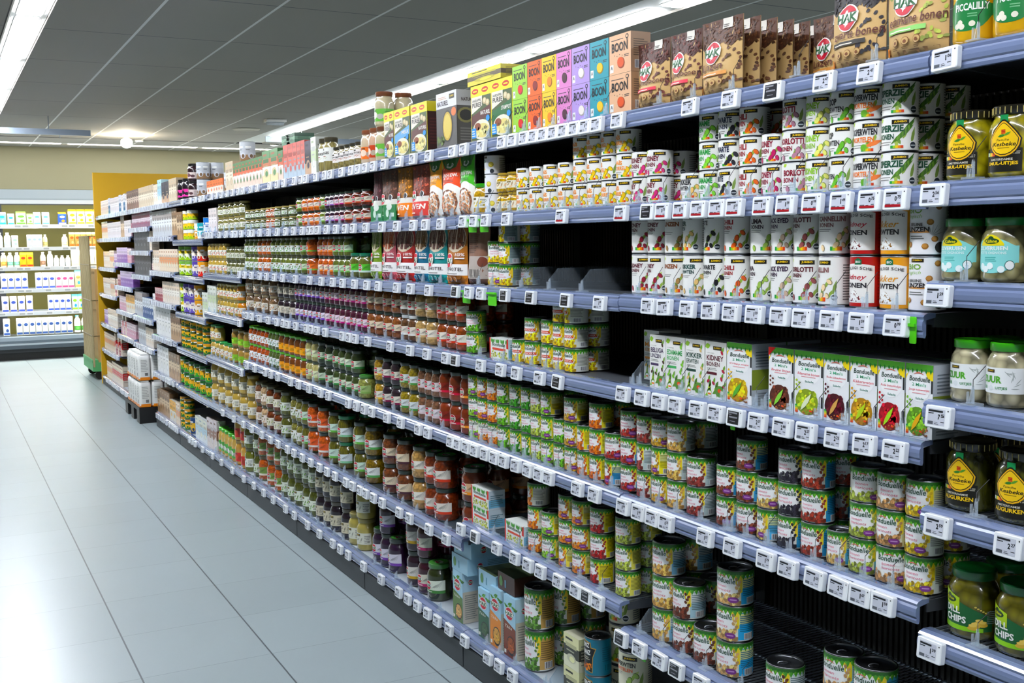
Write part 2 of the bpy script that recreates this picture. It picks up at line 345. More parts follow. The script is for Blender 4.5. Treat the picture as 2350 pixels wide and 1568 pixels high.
# jars: art hak(content, content material, band colour, wedge colour, lid colour, lid top, simple)
def jar(n, look, R, H, name, c, cm, band, wedge, lid='#20301f', top='#3c8a3c', mode='hak'):
    prod(n, 'jar', (R, H), look, name, 'jar', 'hak', c, cm, band, wedge, lid, top, mode)
DG, DT, GR = '#1d2c20', '#2f7a36', '#2f8f2c'
G1 = '#9a8a52'
for n, look, R, H, name, c, cm, band, wedge, lid, top, mode in [
    ('carrot', 'squat jar of orange carrots', .033, .07, 'carrot_jar', '#e0701a', 'beans', '#f08a2a', '#f4e8dc', DG, DT, 'hak'),
    ('grn2', 'squat jar of green beans', .033, .07, 'green_bean_jar', '#7c8a34', 'strips', '#7ab648', '#e8f0dc', DG, DT, 'hak'),
    ('cab2', 'squat jar of red cabbage', .033, .07, 'cabbage_jar', '#2a1228', 'smooth', '#8a5ab0', '#ece6f0', DG, DT, 'hak'),
    ('bee2', 'squat jar of beetroot', .033, .07, 'beetroot_jar', '#3c0c24', 'smooth', '#b02a78', '#ecdce4', DG, DT, 'hak'),
    ('brn2', 'squat jar of tomato beans', .036, .07, 'bean_jar', '#6e2a18', 'beans', '#d2502a', '#e8dcc8', DG, DT, 'hak'),
    ('cap', 'flat jar of green capers', .03, .055, 'caper_jar', '#5a6030', 'peas', '#f0f2ea', '#7cb060', '#c9b470', '#e0d2a0', 'plain'),
    ('pep', 'flat jar of orange peppers', .03, .055, 'caper_jar', '#b0522a', 'smooth', '#f4efe6', '#e07a4a', '#c9b470', '#e0d2a0', 'plain'),
    ('olv', 'jar of pale olives', .036, .085, 'olive_jar', '#8a8448', 'peas', '#f0efe4', '#a8b87a', '#a89858', '#d8cf9c', 'plain'),
    ('olvd', 'jar of dim green olives', .036, .085, 'olive_jar', '#6a6a3a', 'peas', '#dcdccc', '#8a9a6a', '#5a5a3a', '#8a8a5a', 'plain'),
    ('gbj', 'white-labelled jar of olive-green beans', .037, .09, 'green_bean_jar', '#6f7a34', 'strips', '#f0f4f0', '#5fa048', '#4a4a2c', '#8a8a4a', 'plain'),
    ('orj', 'white-labelled jar of orange carrots', .037, .09, 'carrot_jar', '#c8641a', 'beans', '#f4f4f0', '#e08a4a', '#6a5a34', '#a89050', 'plain'),
    ('grh', 'green-banded jar of green beans', .037, .09, 'green_bean_jar', '#6a7430', 'strips', '#6cb050', '#cfe4c4', DG, DT, 'hak'),
    ('orh', 'jar of peas and carrots', .039, .09, 'carrot_jar', '#c05a1c', 'peas', '#7ab648', '#f07a3a', DG, DT, 'hak'),
    ('oro', 'amber-labelled jar of orange carrots', .037, .09, 'carrot_jar', '#d8661a', 'beans', '#f0881c', '#fae4cc', DG, DT, 'hak'),
    ('asp3', 'teal-lidded jar of long green beans', .04, .105, 'green_bean_jar', '#6f7430', 'strips', '#d4e8e0', '#5cbf3c', '#1c7a58', '#2c9a70', 'hak'),
    ('bei', 'cream-labelled jar of brown mushrooms', .038, .1, 'mushroom_jar', '#8a6a4c', 'beans', '#efe6d6', '#c98a5a', '#a89470', '#d4c498', 'plain'),
    ('dpl', 'dark cherry jar with cream label', .038, .1, 'cherry_jar', '#241420', 'smooth', '#d9d0c0', '#a89a8a', '#5a5244', '#8a8268', 'plain'),
    ('cab', 'violet-labelled jar of dark red cabbage', .035, .1, 'cabbage_jar', '#2c1030', 'smooth', '#7a4ac0', '#e8e0f0', DG, DT, 'hak'),
    ('bee', 'magenta-labelled jar of beetroot', .035, .1, 'beetroot_jar', '#4a0c2c', 'smooth', '#c02a82', '#f0dce8', DG, DT, 'hak'),
    ('brb', 'cream-labelled jar of brown beans', .036, .1, 'bean_jar', '#9a5a30', 'beans', '#5a2a1c', '#ecdcc0', DG, DT, 'hak'),
    ('len', 'white-labelled jar of brown lentils', .036, .1, 'lentil_jar', '#6e4a30', 'beans', '#f4f2ec', '#e8ddd0', '#e8ecec', '#f4f4f4', 'hak'),
    ('whb', 'cream-labelled jar of white beans', .037, .1, 'bean_jar', '#cba468', 'beans', '#d9b880', '#f2ecdc', DG, DT, 'hak'),
    ('tob', 'red-banded jar of tomato beans', .037, .1, 'bean_jar', '#9c4a20', 'beans', '#d8431f', '#f0eadc', DG, DT, 'hak'),
    ('wcr', 'lime-lidded jar of carrots', .036, .1, 'carrot_jar', '#c2561e', 'beans', '#f2f6f6', '#d87a4a', '#6cc81e', '#74d82a', 'plain'),
    ('gcr', 'lime-lidded jar of gherkins', .036, .1, 'gherkin_jar', '#5a6a30', 'strips', '#f2f6f6', '#4a8a4a', '#6cc81e', '#74d82a', 'plain'),
    ('sau', 'amber-labelled jar of brown sauce', .038, .1, 'sauce_jar', '#7a4420', 'smooth', '#f0a01e', '#f4b030', '#6cc81e', '#58c81c', 'wide'),
    ('asc', 'jar of cream asparagus', .038, .1, 'asparagus_jar', '#c8bc7c', 'strips', '#cfe0a4', '#e8ecc4', '#3c4a30', '#5a7a44', 'hak'),
    ('spi', 'jar of dark green spinach', .038, .1, 'spinach_jar', '#28361c', 'smooth', '#4a8a44', '#cfe0c4', DG, DT, 'hak'),
    ('kal', 'white-labelled jar of dark green kale', .038, .1, 'kale_jar', '#3c4a22', 'smooth', '#2f8a3c', '#e4efd4', DG, DT, 'hak'),
    ('flg', 'green-lidded jar of pale green flageolets', .039, .1, 'bean_jar', '#a5a95c', 'beans', '#8ab45c', '#a8c47c', '#4c8a3c', '#4c9a44', 'hak'),
    ('yel', 'jar of yellow chickpeas', .036, .1, 'chickpea_jar', '#c49a3a', 'peas', '#f0c24a', '#f0ead8', DG, DT, 'hak'),
    ('drk', 'maroon-banded jar of dark beans', .037, .1, 'bean_jar', '#33202c', 'beans', '#8a1f4c', '#ebe4d8', DG, DT, 'hak'),
    ('pea', 'jar of yellow-green peas', .038, .1, 'pea_jar', '#a08a2c', 'peas', '#4f9a48', '#e4ecec', DG, DT, 'hak'),
    ('mus', 'pink-labelled jar of mushrooms', .037, .1, 'mushroom_jar', '#8a6048', 'beans', '#e8d4d8', '#ece4e8', DG, DT, 'hak'),
    ('chi', 'jar of red-brown chili', .039, .105, 'chili_jar', '#8a3814', 'smooth', '#d8234a', '#8a2a1c', DG, DT, 'hak'),
    ('chy', 'amber-waved jar of red-brown chili', .039, .105, 'chili_jar', '#7a3010', 'smooth', '#f0961c', '#7a3a22', DG, DT, 'hak'),
    ('app', 'small applesauce jar', .033, .095, 'applesauce_jar', '#c2a24c', 'smooth', '#f4efe2', '#e8602c', '#a89858', '#d0c484', 'plain'),
    ('appg', 'applesauce jar with green lid', .036, .1, 'applesauce_jar', '#d0b060', 'smooth', '#f2f0e4', '#f08a2c', '#3c9a4c', '#2c9a50', 'plain'),
    ('appl', 'applesauce jar with lime label', .036, .105, 'applesauce_jar', '#b08a48', 'smooth', '#8cc83c', '#a8d84a', '#7a6a3c', '#a0904c', 'wide'),
    ('peach', 'jar of orange peaches', .038, .1, 'peach_jar', '#d88a2c', 'smooth', '#f4f0e4', '#e8a03c', '#6a7a3c', '#8a9a4c', 'plain'),
    ('appb', 'big applesauce jar with white label', .042, .13, 'applesauce_jar', '#c4a450', 'smooth', '#f0ecdc', '#e0d8b0', '#8a7a44', '#b8a864', 'plain'),
    ('Mbrw', 'big cream-labelled jar of brown beans', .046, .122, 'bean_jar', '#7c4426', 'beans', '#4a2230', '#e8d8bc', DG, DT, 'hak'),
    ('Mbrk', 'big cream-labelled jar of brick-red beans', .044, .122, 'bean_jar', '#7a3a1c', 'beans', '#f0ead8', '#c4c88a', '#5a5638', '#8a8458', 'plain'),
    ('Mcin', 'big pale-labelled jar of brown beans', .042, .122, 'bean_jar', '#8a5a40', 'beans', '#f0e4d8', '#c9a88a', '#5a5638', '#8a8458', 'plain'),
    ('Mcre', 'big jar of cream beans', .042, .122, 'bean_jar', '#d8b48c', 'beans', '#f4e8dc', '#e0c0a0', '#5a5638', '#8a8458', 'plain'),
    ('Mgre', 'big jar of olive-green beans', .044, .122, 'green_bean_jar', '#6a6c2c', 'strips', '#e8ece0', '#8ab84a', '#4a4a30', '#8a8a50', 'plain'),
    ('Mmix', 'big checked-white-labelled jar of beans', .044, .122, 'bean_jar', '#8a8440', 'beans', '#f0f0ea', '#9ab07a', '#4a4a30', '#8a8a50', 'plain'),
    ('Mcar', 'big jar of carrots over green peas', .046, .122, 'carrot_jar', '#d8641a', 'beans', '#f4ece4', '#f0683a', DG, DT, 'split'),
    ('Mgbn', 'big green-banded jar of green beans', .046, .122, 'green_bean_jar', '#6f6a26', 'strips', '#6ab84a', '#d4ecdc', DG, DT, 'hak'),
    ('Mgbt', 'big teal-lidded jar of long green beans', .047, .122, 'green_bean_jar', '#706a24', 'strips', '#8ac89a', '#e4eef0', '#0f7a4c', '#12885a', 'hak'),
    ('Mpea', 'big white-wedged jar of golden peas', .047, .122, 'pea_jar', '#8a6e1e', 'peas', '#58a858', '#ecf0ec', DG, '#4ca83c', 'hak'),
    ('Mwhb', 'big cream-labelled jar of white beans', .046, .122, 'bean_jar', '#c89c5c', 'beans', '#c49a64', '#f0ece0', DG, '#4ca83c', 'hak'),
    ('Mtom', 'big red-banded jar of tomato beans', .048, .122, 'bean_jar', '#8a3a14', 'beans', '#d8452c', '#ece4d8', DG, '#58b848', 'hak'),
    ('Mchi', 'big amber-waved jar of dark chili', .048, .122, 'chili_jar', '#6a2c12', 'smooth', '#f0961c', '#d8b08a', DG, '#4ca84c', 'hak'),
    ('Lpic', 'big white-labelled jar of pale gherkins', .045, .143, 'gherkin_jar', '#6e7228', 'smooth', '#eceee4', '#d8dcc8', '#5a5a38', '#9a9464', 'plain'),
    ('Lgre', 'big cream-labelled jar of green beans', .044, .143, 'green_bean_jar', '#5c6226', 'strips', '#e4ead8', '#7aa84a', '#4c4a30', '#8a8658', 'plain'),
    ('Lcar', 'big cream-labelled jar of orange carrots', .044, .143, 'carrot_jar', '#c8601c', 'beans', '#eee6d4', '#7a9a4a', '#5a4a30', '#8a7850', 'split'),
    ('Ldrk', 'big dark cherry jar with cream label', .044, .143, 'cherry_jar', '#1e1220', 'smooth', '#d4ccb4', '#a8a08a', '#4a4438', '#7a7460', 'plain'),
    ('Lcre', 'big jar of pale cream sauerkraut', .046, .143, 'sauerkraut_jar', '#b0a258', 'smooth', '#dcdccc', '#cfcfbc', '#8a8048', '#b8ac70', 'plain'),
    ('Lcab', 'big violet-labelled jar of red cabbage', .046, .143, 'cabbage_jar', '#2a1230', 'smooth', '#7a48a8', '#dcd8e4', DG, '#58a848', 'hak'),
    ('Lbee', 'big magenta-wedged jar of beetroot', .046, .143, 'beetroot_jar', '#3c0e24', 'smooth', '#b82868', '#dcd8c8', DG, '#58a848', 'hak'),
    ('Lmix', 'big apple-labelled jar of cabbage', .044, .143, 'cabbage_jar', '#2c1426', 'smooth', '#c8a42c', '#d8d4cc', DG, '#58a848', 'hak'),
    ('Lspi', 'big jar of dark green spinach', .047, .143, 'spinach_jar', '#2c3416', 'smooth', '#3c7a34', '#dfe6d4', '#3c7a34', '#58a848', 'hak'),
    ('Lapp', 'big applesauce jar with red label', .044, .17, 'applesauce_jar', '#c89a4c', 'smooth', '#c8342c', '#d84a3a', '#a08a4c', '#c8b070', 'wide'),
    ('Lsqz', 'tall applesauce jar with lime lid', .038, .17, 'applesauce_jar', '#d4b060', 'smooth', '#5cae4c', '#e8ece0', '#54c81e', '#60d82a', 'wide'),
    ('gsp', 'tall jar of white asparagus', .036, .155, 'asparagus_jar', '#a89a62', 'strips', '#f0f0ea', '#d8d8b8', '#4a4434', '#6a6248', 'ges'),
    ('ige', 'black-lidded jar of pale vegetables', .034, .1, 'asparagus_jar', '#9a8c58', 'beans', '#f0ece8', '#c8a090', '#3c382c', '#5a5440', 'ges'),
    ('sno', 'cream sauce jar with orange base label', .036, .14, 'sauce_jar', '#d8c4a8', 'smooth', '#ea7a3c', '#f0d8c4', '#8a5238', '#a86848', 'wide'),
    ('snr', 'cream sauce jar with red base label', .036, .14, 'sauce_jar', '#d8b49c', 'smooth', '#c84a2c', '#f0d8c4', '#8a5238', '#a86848', 'wide'),
    ('sng', 'cream sauce jar with green base label', .04, .138, 'sauce_jar', '#d0c4a4', 'smooth', '#6fb84a', '#e8e4d8', '#7a4a34', '#905a3c', 'wide'),
    ('jam', 'dark berry jar with pink label', .04, .15, 'berry_jar', '#1c121c', 'smooth', '#e84aa4', '#1c141c', '#1c1818', '#2c2626', 'wide'),
    ('mar', 'dark berry jar with pale label', .04, .12, 'berry_jar', '#2c141c', 'smooth', '#d8c8c4', '#6a4048', '#1c1818', '#2c2626', 'wide'),
    ('corn', 'gold-lidded jar of yellow corn', .034, .062, 'corn_jar', '#d2a81c', 'peas', '#f2ecd8', '#f0c89a', '#b89a3c', '#d8be6c', 'plain'),
    ('corg', 'green-lidded jar of yellow corn', .036, .1, 'corn_jar', '#d8a814', 'peas', '#f4f2e6', '#f0d040', '#3cae28', '#4cc030', 'plain')]:
    jar(n, look, R, H, name, c, cm, band, wedge, lid, top, mode)
prod('kesu', 'jar', (.044, .122), 'teardrop-labelled jar of pale green onions', 'onion_jar', 'jar', 'kes', '#a89c14', 'onion', 'SMUL-UITJES')
prod('kesg', 'jar', (.045, .125), 'teardrop-labelled jar of dark gherkins', 'gherkin_jar', 'jar', 'kes', '#4a4a14', 'strips', 'AUGURKEN')
prod('kuh', 'jar', (.043, .112), 'aqua-labelled jar of pearl onions', 'onion_jar', 'jar', 'kuh', '#a09868', 'onion')
prod('zuu', 'jar', (.04, .112), 'white-labelled jar of pearl onions', 'onion_jar', 'jar', 'zuur', '#b8b090', 'onion')
prod('dil', 'jar', (.044, .125), 'green-labelled jar of pickle slices', 'pickle_jar', 'jar', 'dill', '#6a641a', 'onion')
prod('pic', 'jar', (.045, .17), 'green-labelled jar of yellow piccalilli', 'piccalilli_jar', 'jar', 'picc', '#dcaa0a', 'smooth')
# boxes (w, d, h)
for n, look, w1, w2, c, bean in [
    ('mai', 'slim white carton with orange lettering', 'MAIS', 'KORRELS', '#ee9a3a', '#f0b83a'),
    ('bel', 'slim white beluga lentil carton', 'BELUGA', 'LINZEN', '#4a3a5c', '#4a3428'),
    ('eda', 'slim white soybean carton', 'EDAMAME', 'BONEN', '#4cae62', '#7cc040'),
    ('kik', 'slim white chickpea carton', 'KIKKER', 'ERWTEN', '#2a4a40', '#d8b878'),
    ('kid', 'slim white kidney bean carton', 'KIDNEY', 'BONEN', '#5c1f2c', '#b02c44')]:
    prod('k_' + n, 'box', (.07, .07, .134), look, 'bean_carton', 'carton', 'kcart', w1, w2, c, bean)
for n, look, bean, leaf, nw, t2 in [
    ('bio', 'leafy-topped carton of yellow corn', '#f2c014', '#58a83c', 0, 'Crispy mais'),
    ('lin', 'leafy-topped carton of brown lentils, red corner', '#6b3426', '#8ad24c', 1, 'Bruine linzen'),
    ('eda', 'leafy-topped carton of green soybeans', '#a8c43a', '#e4ecc4', 0, 'Edamame bonen'),
    ('kid', 'leafy-topped carton of red kidney beans', '#5a1424', '#d8a45c', 0, 'Rode kidneybonen'),
    ('kik', 'leafy-topped carton of chickpeas', '#e0a43a', '#b4d23a', 0, 'Kikkererwten'),
    ('bie', 'leafy-topped carton of diced beetroot', '#c41f34', '#a4d83a', 0, 'Rode bietenblokjes'),
    ('erw', 'leafy-topped carton of green peas', '#7cb83a', '#eeb43a', 0, 'Jonge tuinerwtjes')]:
    prod('m_' + n, 'box', (.066, .1, .138), look, 'bean_carton', 'carton', 'mini', bean, leaf, nw, t2)
for n, look, c, bean in [('gre', 'lime bean box', '#9ccf4a', '#d8262c'), ('ora', 'orange bean box', '#ec6a2c', '#8a1f1c'),
    ('yel', 'yellow bean box', '#f6c62a', '#e88a14'), ('pin', 'pink bean box', '#dc8ac4', '#4a2434'),
    ('lil', 'lilac bean box', '#b49ad8', '#e8e0d8'), ('tea', 'teal bean box', '#3a9aa8', '#f2c42a'), ('tan', 'peach bean box', '#e2b490', '#d8581c')]:
    prod('o_' + n, 'box', (.078, .06, .101), look, 'bean_box', 'box', 'boon', c, bean)
for n, look, c, t in [('br', 'yellow-topped mash box, brown band', '#5a2c28', 'NATUREL'), ('gn', 'yellow-topped mash box, green band', '#2c6a3c', 'STAMPPOT'),
    ('bl', 'yellow-topped mash box, blue band', '#6aa8dc', 'MELK')]:
    prod('g_' + n, 'box', (.12, .06, .18), look, 'mash_box', 'box', 'maggi', c, t)
prod('g_nat', 'box', (.13, .085, .19), 'grey mash box with potato dish', 'mash_box', 'box', 'naturel')
prod('hakbox', 'box', (.062, .07, .186), 'pale blue meal box', 'meal_box', 'box', 'hakbox', '#5a7a3c', '#d8a868')
prod('hakbog', 'box', (.062, .07, .175), 'pale blue and green meal box', 'meal_box', 'box', 'hakbox', '#2c5a3c', '#3c5a34')
prod('hakboo', 'box', (.062, .07, .205), 'pale blue and orange meal box', 'meal_box', 'box', 'hakbox', '#e08a2c', '#d8a04a')
prod('hakbob', 'box', (.062, .07, .205), 'pale blue and brown meal box', 'meal_box', 'box', 'hakbox', '#7a3a24', '#a0542c')
prod('twin', 'box', (.1, .062, .066), 'white twin-pack sleeve with red edge', 'tin_sleeve', 'box', 'twin')
prod('bakpow', 'box', (.07, .05, .1), 'cream tin box with black band', 'bean_box', 'box', 'plainb', ['#e8e6c8', '#3c3c34', '#e4e2b0'])
for n, look, w, d, h, cols in [
    ('p_peach', 'pale peach baking packet', .085, .06, .15, ['#e8cdbd', '#f2e2d6']), ('p_white', 'white baking packet', .085, .06, .15, ['#e6dfe2', '#efe9ea', '#ded4d2']),
    ('p_blue', 'blue-striped baking packet', .06, .06, .16, ['#2f6a94', '#d8d8e0']), ('p_brown', 'brown cellophane packet', .1, .06, .17, ['#8a6a5c', '#c4ae9e', '#6a4c40']),
    ('p_beige', 'beige baking packet', .085, .06, .17, ['#d8c8ae', '#e8dcc8', '#c8b498']), ('p_dark', 'dark box with pale sticks', .12, .05, .16, ['#caa88a', '#2a2a38', '#3c3a4c']),
    ('p_cyan', 'pale blue canister', .07, .06, .19, ['#e8ecec', '#9ac8dc', '#b8dce4']), ('p_red', 'red and white packet', .085, .06, .2, ['#f0e0d0', '#d82c24', '#f4e4c8']),
    ('p_pink', 'pink baking packet', .085, .05, .13, ['#e0a8b8', '#efdce0']), ('p_purp', 'plum-striped baking packet', .06, .05, .12, ['#8a5a74', '#e8d8e0', '#a83c5c']),
    ('p_viol', 'violet baking canister', .06, .06, .14, ['#8a5ab0', '#d8c4e4']), ('p_cream', 'cream flour packet', .09, .06, .16, ['#f4e8d8', '#f8f2e8', '#e8d4bc']),
    ('p_orange', 'orange and cream packet', .085, .06, .17, ['#f0dcc0', '#e8a070', '#f4e4d0']), ('p_silver', 'silver baking bag', .1, .06, .2, ['#c8ccd0', '#e8ecee', '#b0a8a4']),
    ('p_tan', 'tan bread mix packet', .1, .07, .2, ['#b8946c', '#d8c0a0', '#8a6a4c']), ('p_yel', 'yellow fronted box', .1, .06, .16, ['#efe8d8', '#ecb01c']),
    ('p_blk', 'black crinkled bag', .14, .08, .2, ['#3c3c40', '#6a6a70']), ('p_navy', 'navy baking bag', .1, .06, .17, ['#24508a', '#d8e0e8']),
    ('p_whiteb', 'bright white flour bag', .11, .07, .22, ['#f4f4f0', '#fbfbf8']), ('p_grn', 'white box with green top', .07, .06, .15, ['#f0d4c4', '#f4ece4', '#d8684a', '#4a7a4a']),
    ('p_grnw', 'wide packet with green top', .13, .06, .17, ['#f0dcae', '#e8ece4', '#c87a5a', '#5a8a5a']), ('p_rose', 'rose-red box with dark side', .07, .1, .17, ['#b8c8d4', '#d8786c', '#c85a50']),
    ('p_green', 'dark green box lying flat', .1, .08, .05, ['#4c7a5c']), ('p_oran', 'small orange-topped packet', .07, .03, .085, ['#e8dfd2', '#e8743c']),
    ('p_cola', 'brown jug-shaped bag', .1, .06, .2, ['#e8dcd4', '#8a5a44', '#d8ccd0']), ('p_wb', 'white and blue box', .12, .08, .16, ['#eef4f4', '#bcd8e4', '#e4e4d4']),
    ('p_book', 'red-and-white leaflet box', .05, .05, .1, ['#ececec', '#9c3a44']), ('p_gw', 'white and green carton', .08, .06, .17, ['#ecf0e4', '#c8d8b0', '#e8ece4']),
    ('p_dchoc', 'dark brown packet', .09, .07, .18, ['#4a342c', '#6a4c3c']), ('p_redbox', 'small dark red packet', .09, .06, .1, ['#a02838', '#d8b8b8'])]:
    prod(n, 'box', (w, d, h), look, 'baking_bag' if 'bag' in look else 'baking_packet', 'packet', 'plainb', cols)
# pouches (w, d, h)
prod('h_kid', 'pouch', (.125, .045, .165), 'brown pouch of kidney beans', 'bean_pouch', 'pouch', 'hakp', 'kidneybonen', '#4c2a20', '#5a2c24', '#d8344a')
prod('h_lin', 'pouch', (.125, .04, .17), 'brown pouch of lentils', 'bean_pouch', 'pouch', 'hakp', 'Linzen', '#54301f', '#5c3a24', '#d8944c')
prod('h_zwa', 'pouch', (.128, .045, .175), 'brown pouch of black beans', 'bean_pouch', 'pouch', 'hakp', 'zwarte bonen', '#2a2422', '#26222a', '#26221f')
prod('h_eda', 'pouch', (.128, .045, .18), 'brown pouch of soybeans', 'bean_pouch', 'pouch', 'hakp', 'edamame bonen', '#8a9a4a', '#98a24c', '#8ac86a')
for n, look, c, c2 in [('pur', 'oven dish pouch with purple band', '#b0448c', '#4c2c30'), ('grn', 'oven dish pouch with green band', '#9aa84a', '#54382c'),
                       ('ora', 'oven dish pouch with orange band', '#f0861c', '#8a5a20'), ('red', 'oven dish pouch with red band', '#e0504a', '#7a3a2c')]:
    prod('v_' + n, 'pouch', (.11, .045, .2), look, 'meal_pouch', 'pouch', 'oven', c, c2)
for n, look, c in [('yel', 'salad bowl pouch, amber top', '#f2a41c'), ('red', 'salad bowl pouch, red-orange top', '#ec5420'), ('grn', 'salad bowl pouch, green top', '#48b42c')]:
    prod('l_' + n, 'pouch', (.115, .045, .205), look, 'meal_pouch', 'pouch', 'bowl', c)
for n, look, c, c2 in [('pin', 'curry pouch with pink base', '#e06a78', '#a8502c'), ('red', 'stew pouch with red base', '#d8302c', '#5a2a24'), ('blu', 'stew pouch with blue base', '#1f88b0', '#6a4a24'),
                       ('tea', 'stew pouch with teal base', '#1ab0b0', '#5a3224'), ('bro', 'curry pouch with orange base', '#e08a2c', '#6a3a24'), ('gre', 'narrow stew pouch in lime', '#9cc83c', '#6a7a3c')]:
    prod('w_' + n, 'pouch', (.112, .045, .195), look, 'meal_pouch', 'pouch', 'schotel', c, c2)
prod('w_bak', 'pouch', (.11, .05, .19), 'brown pouch turned to its barcode side', 'meal_pouch', 'pouch', 'pback')
prod('flour', 'bag', (.115, .1, .215), 'white flour bag with orange band', 'flour_bag', 'bag', 'flour')

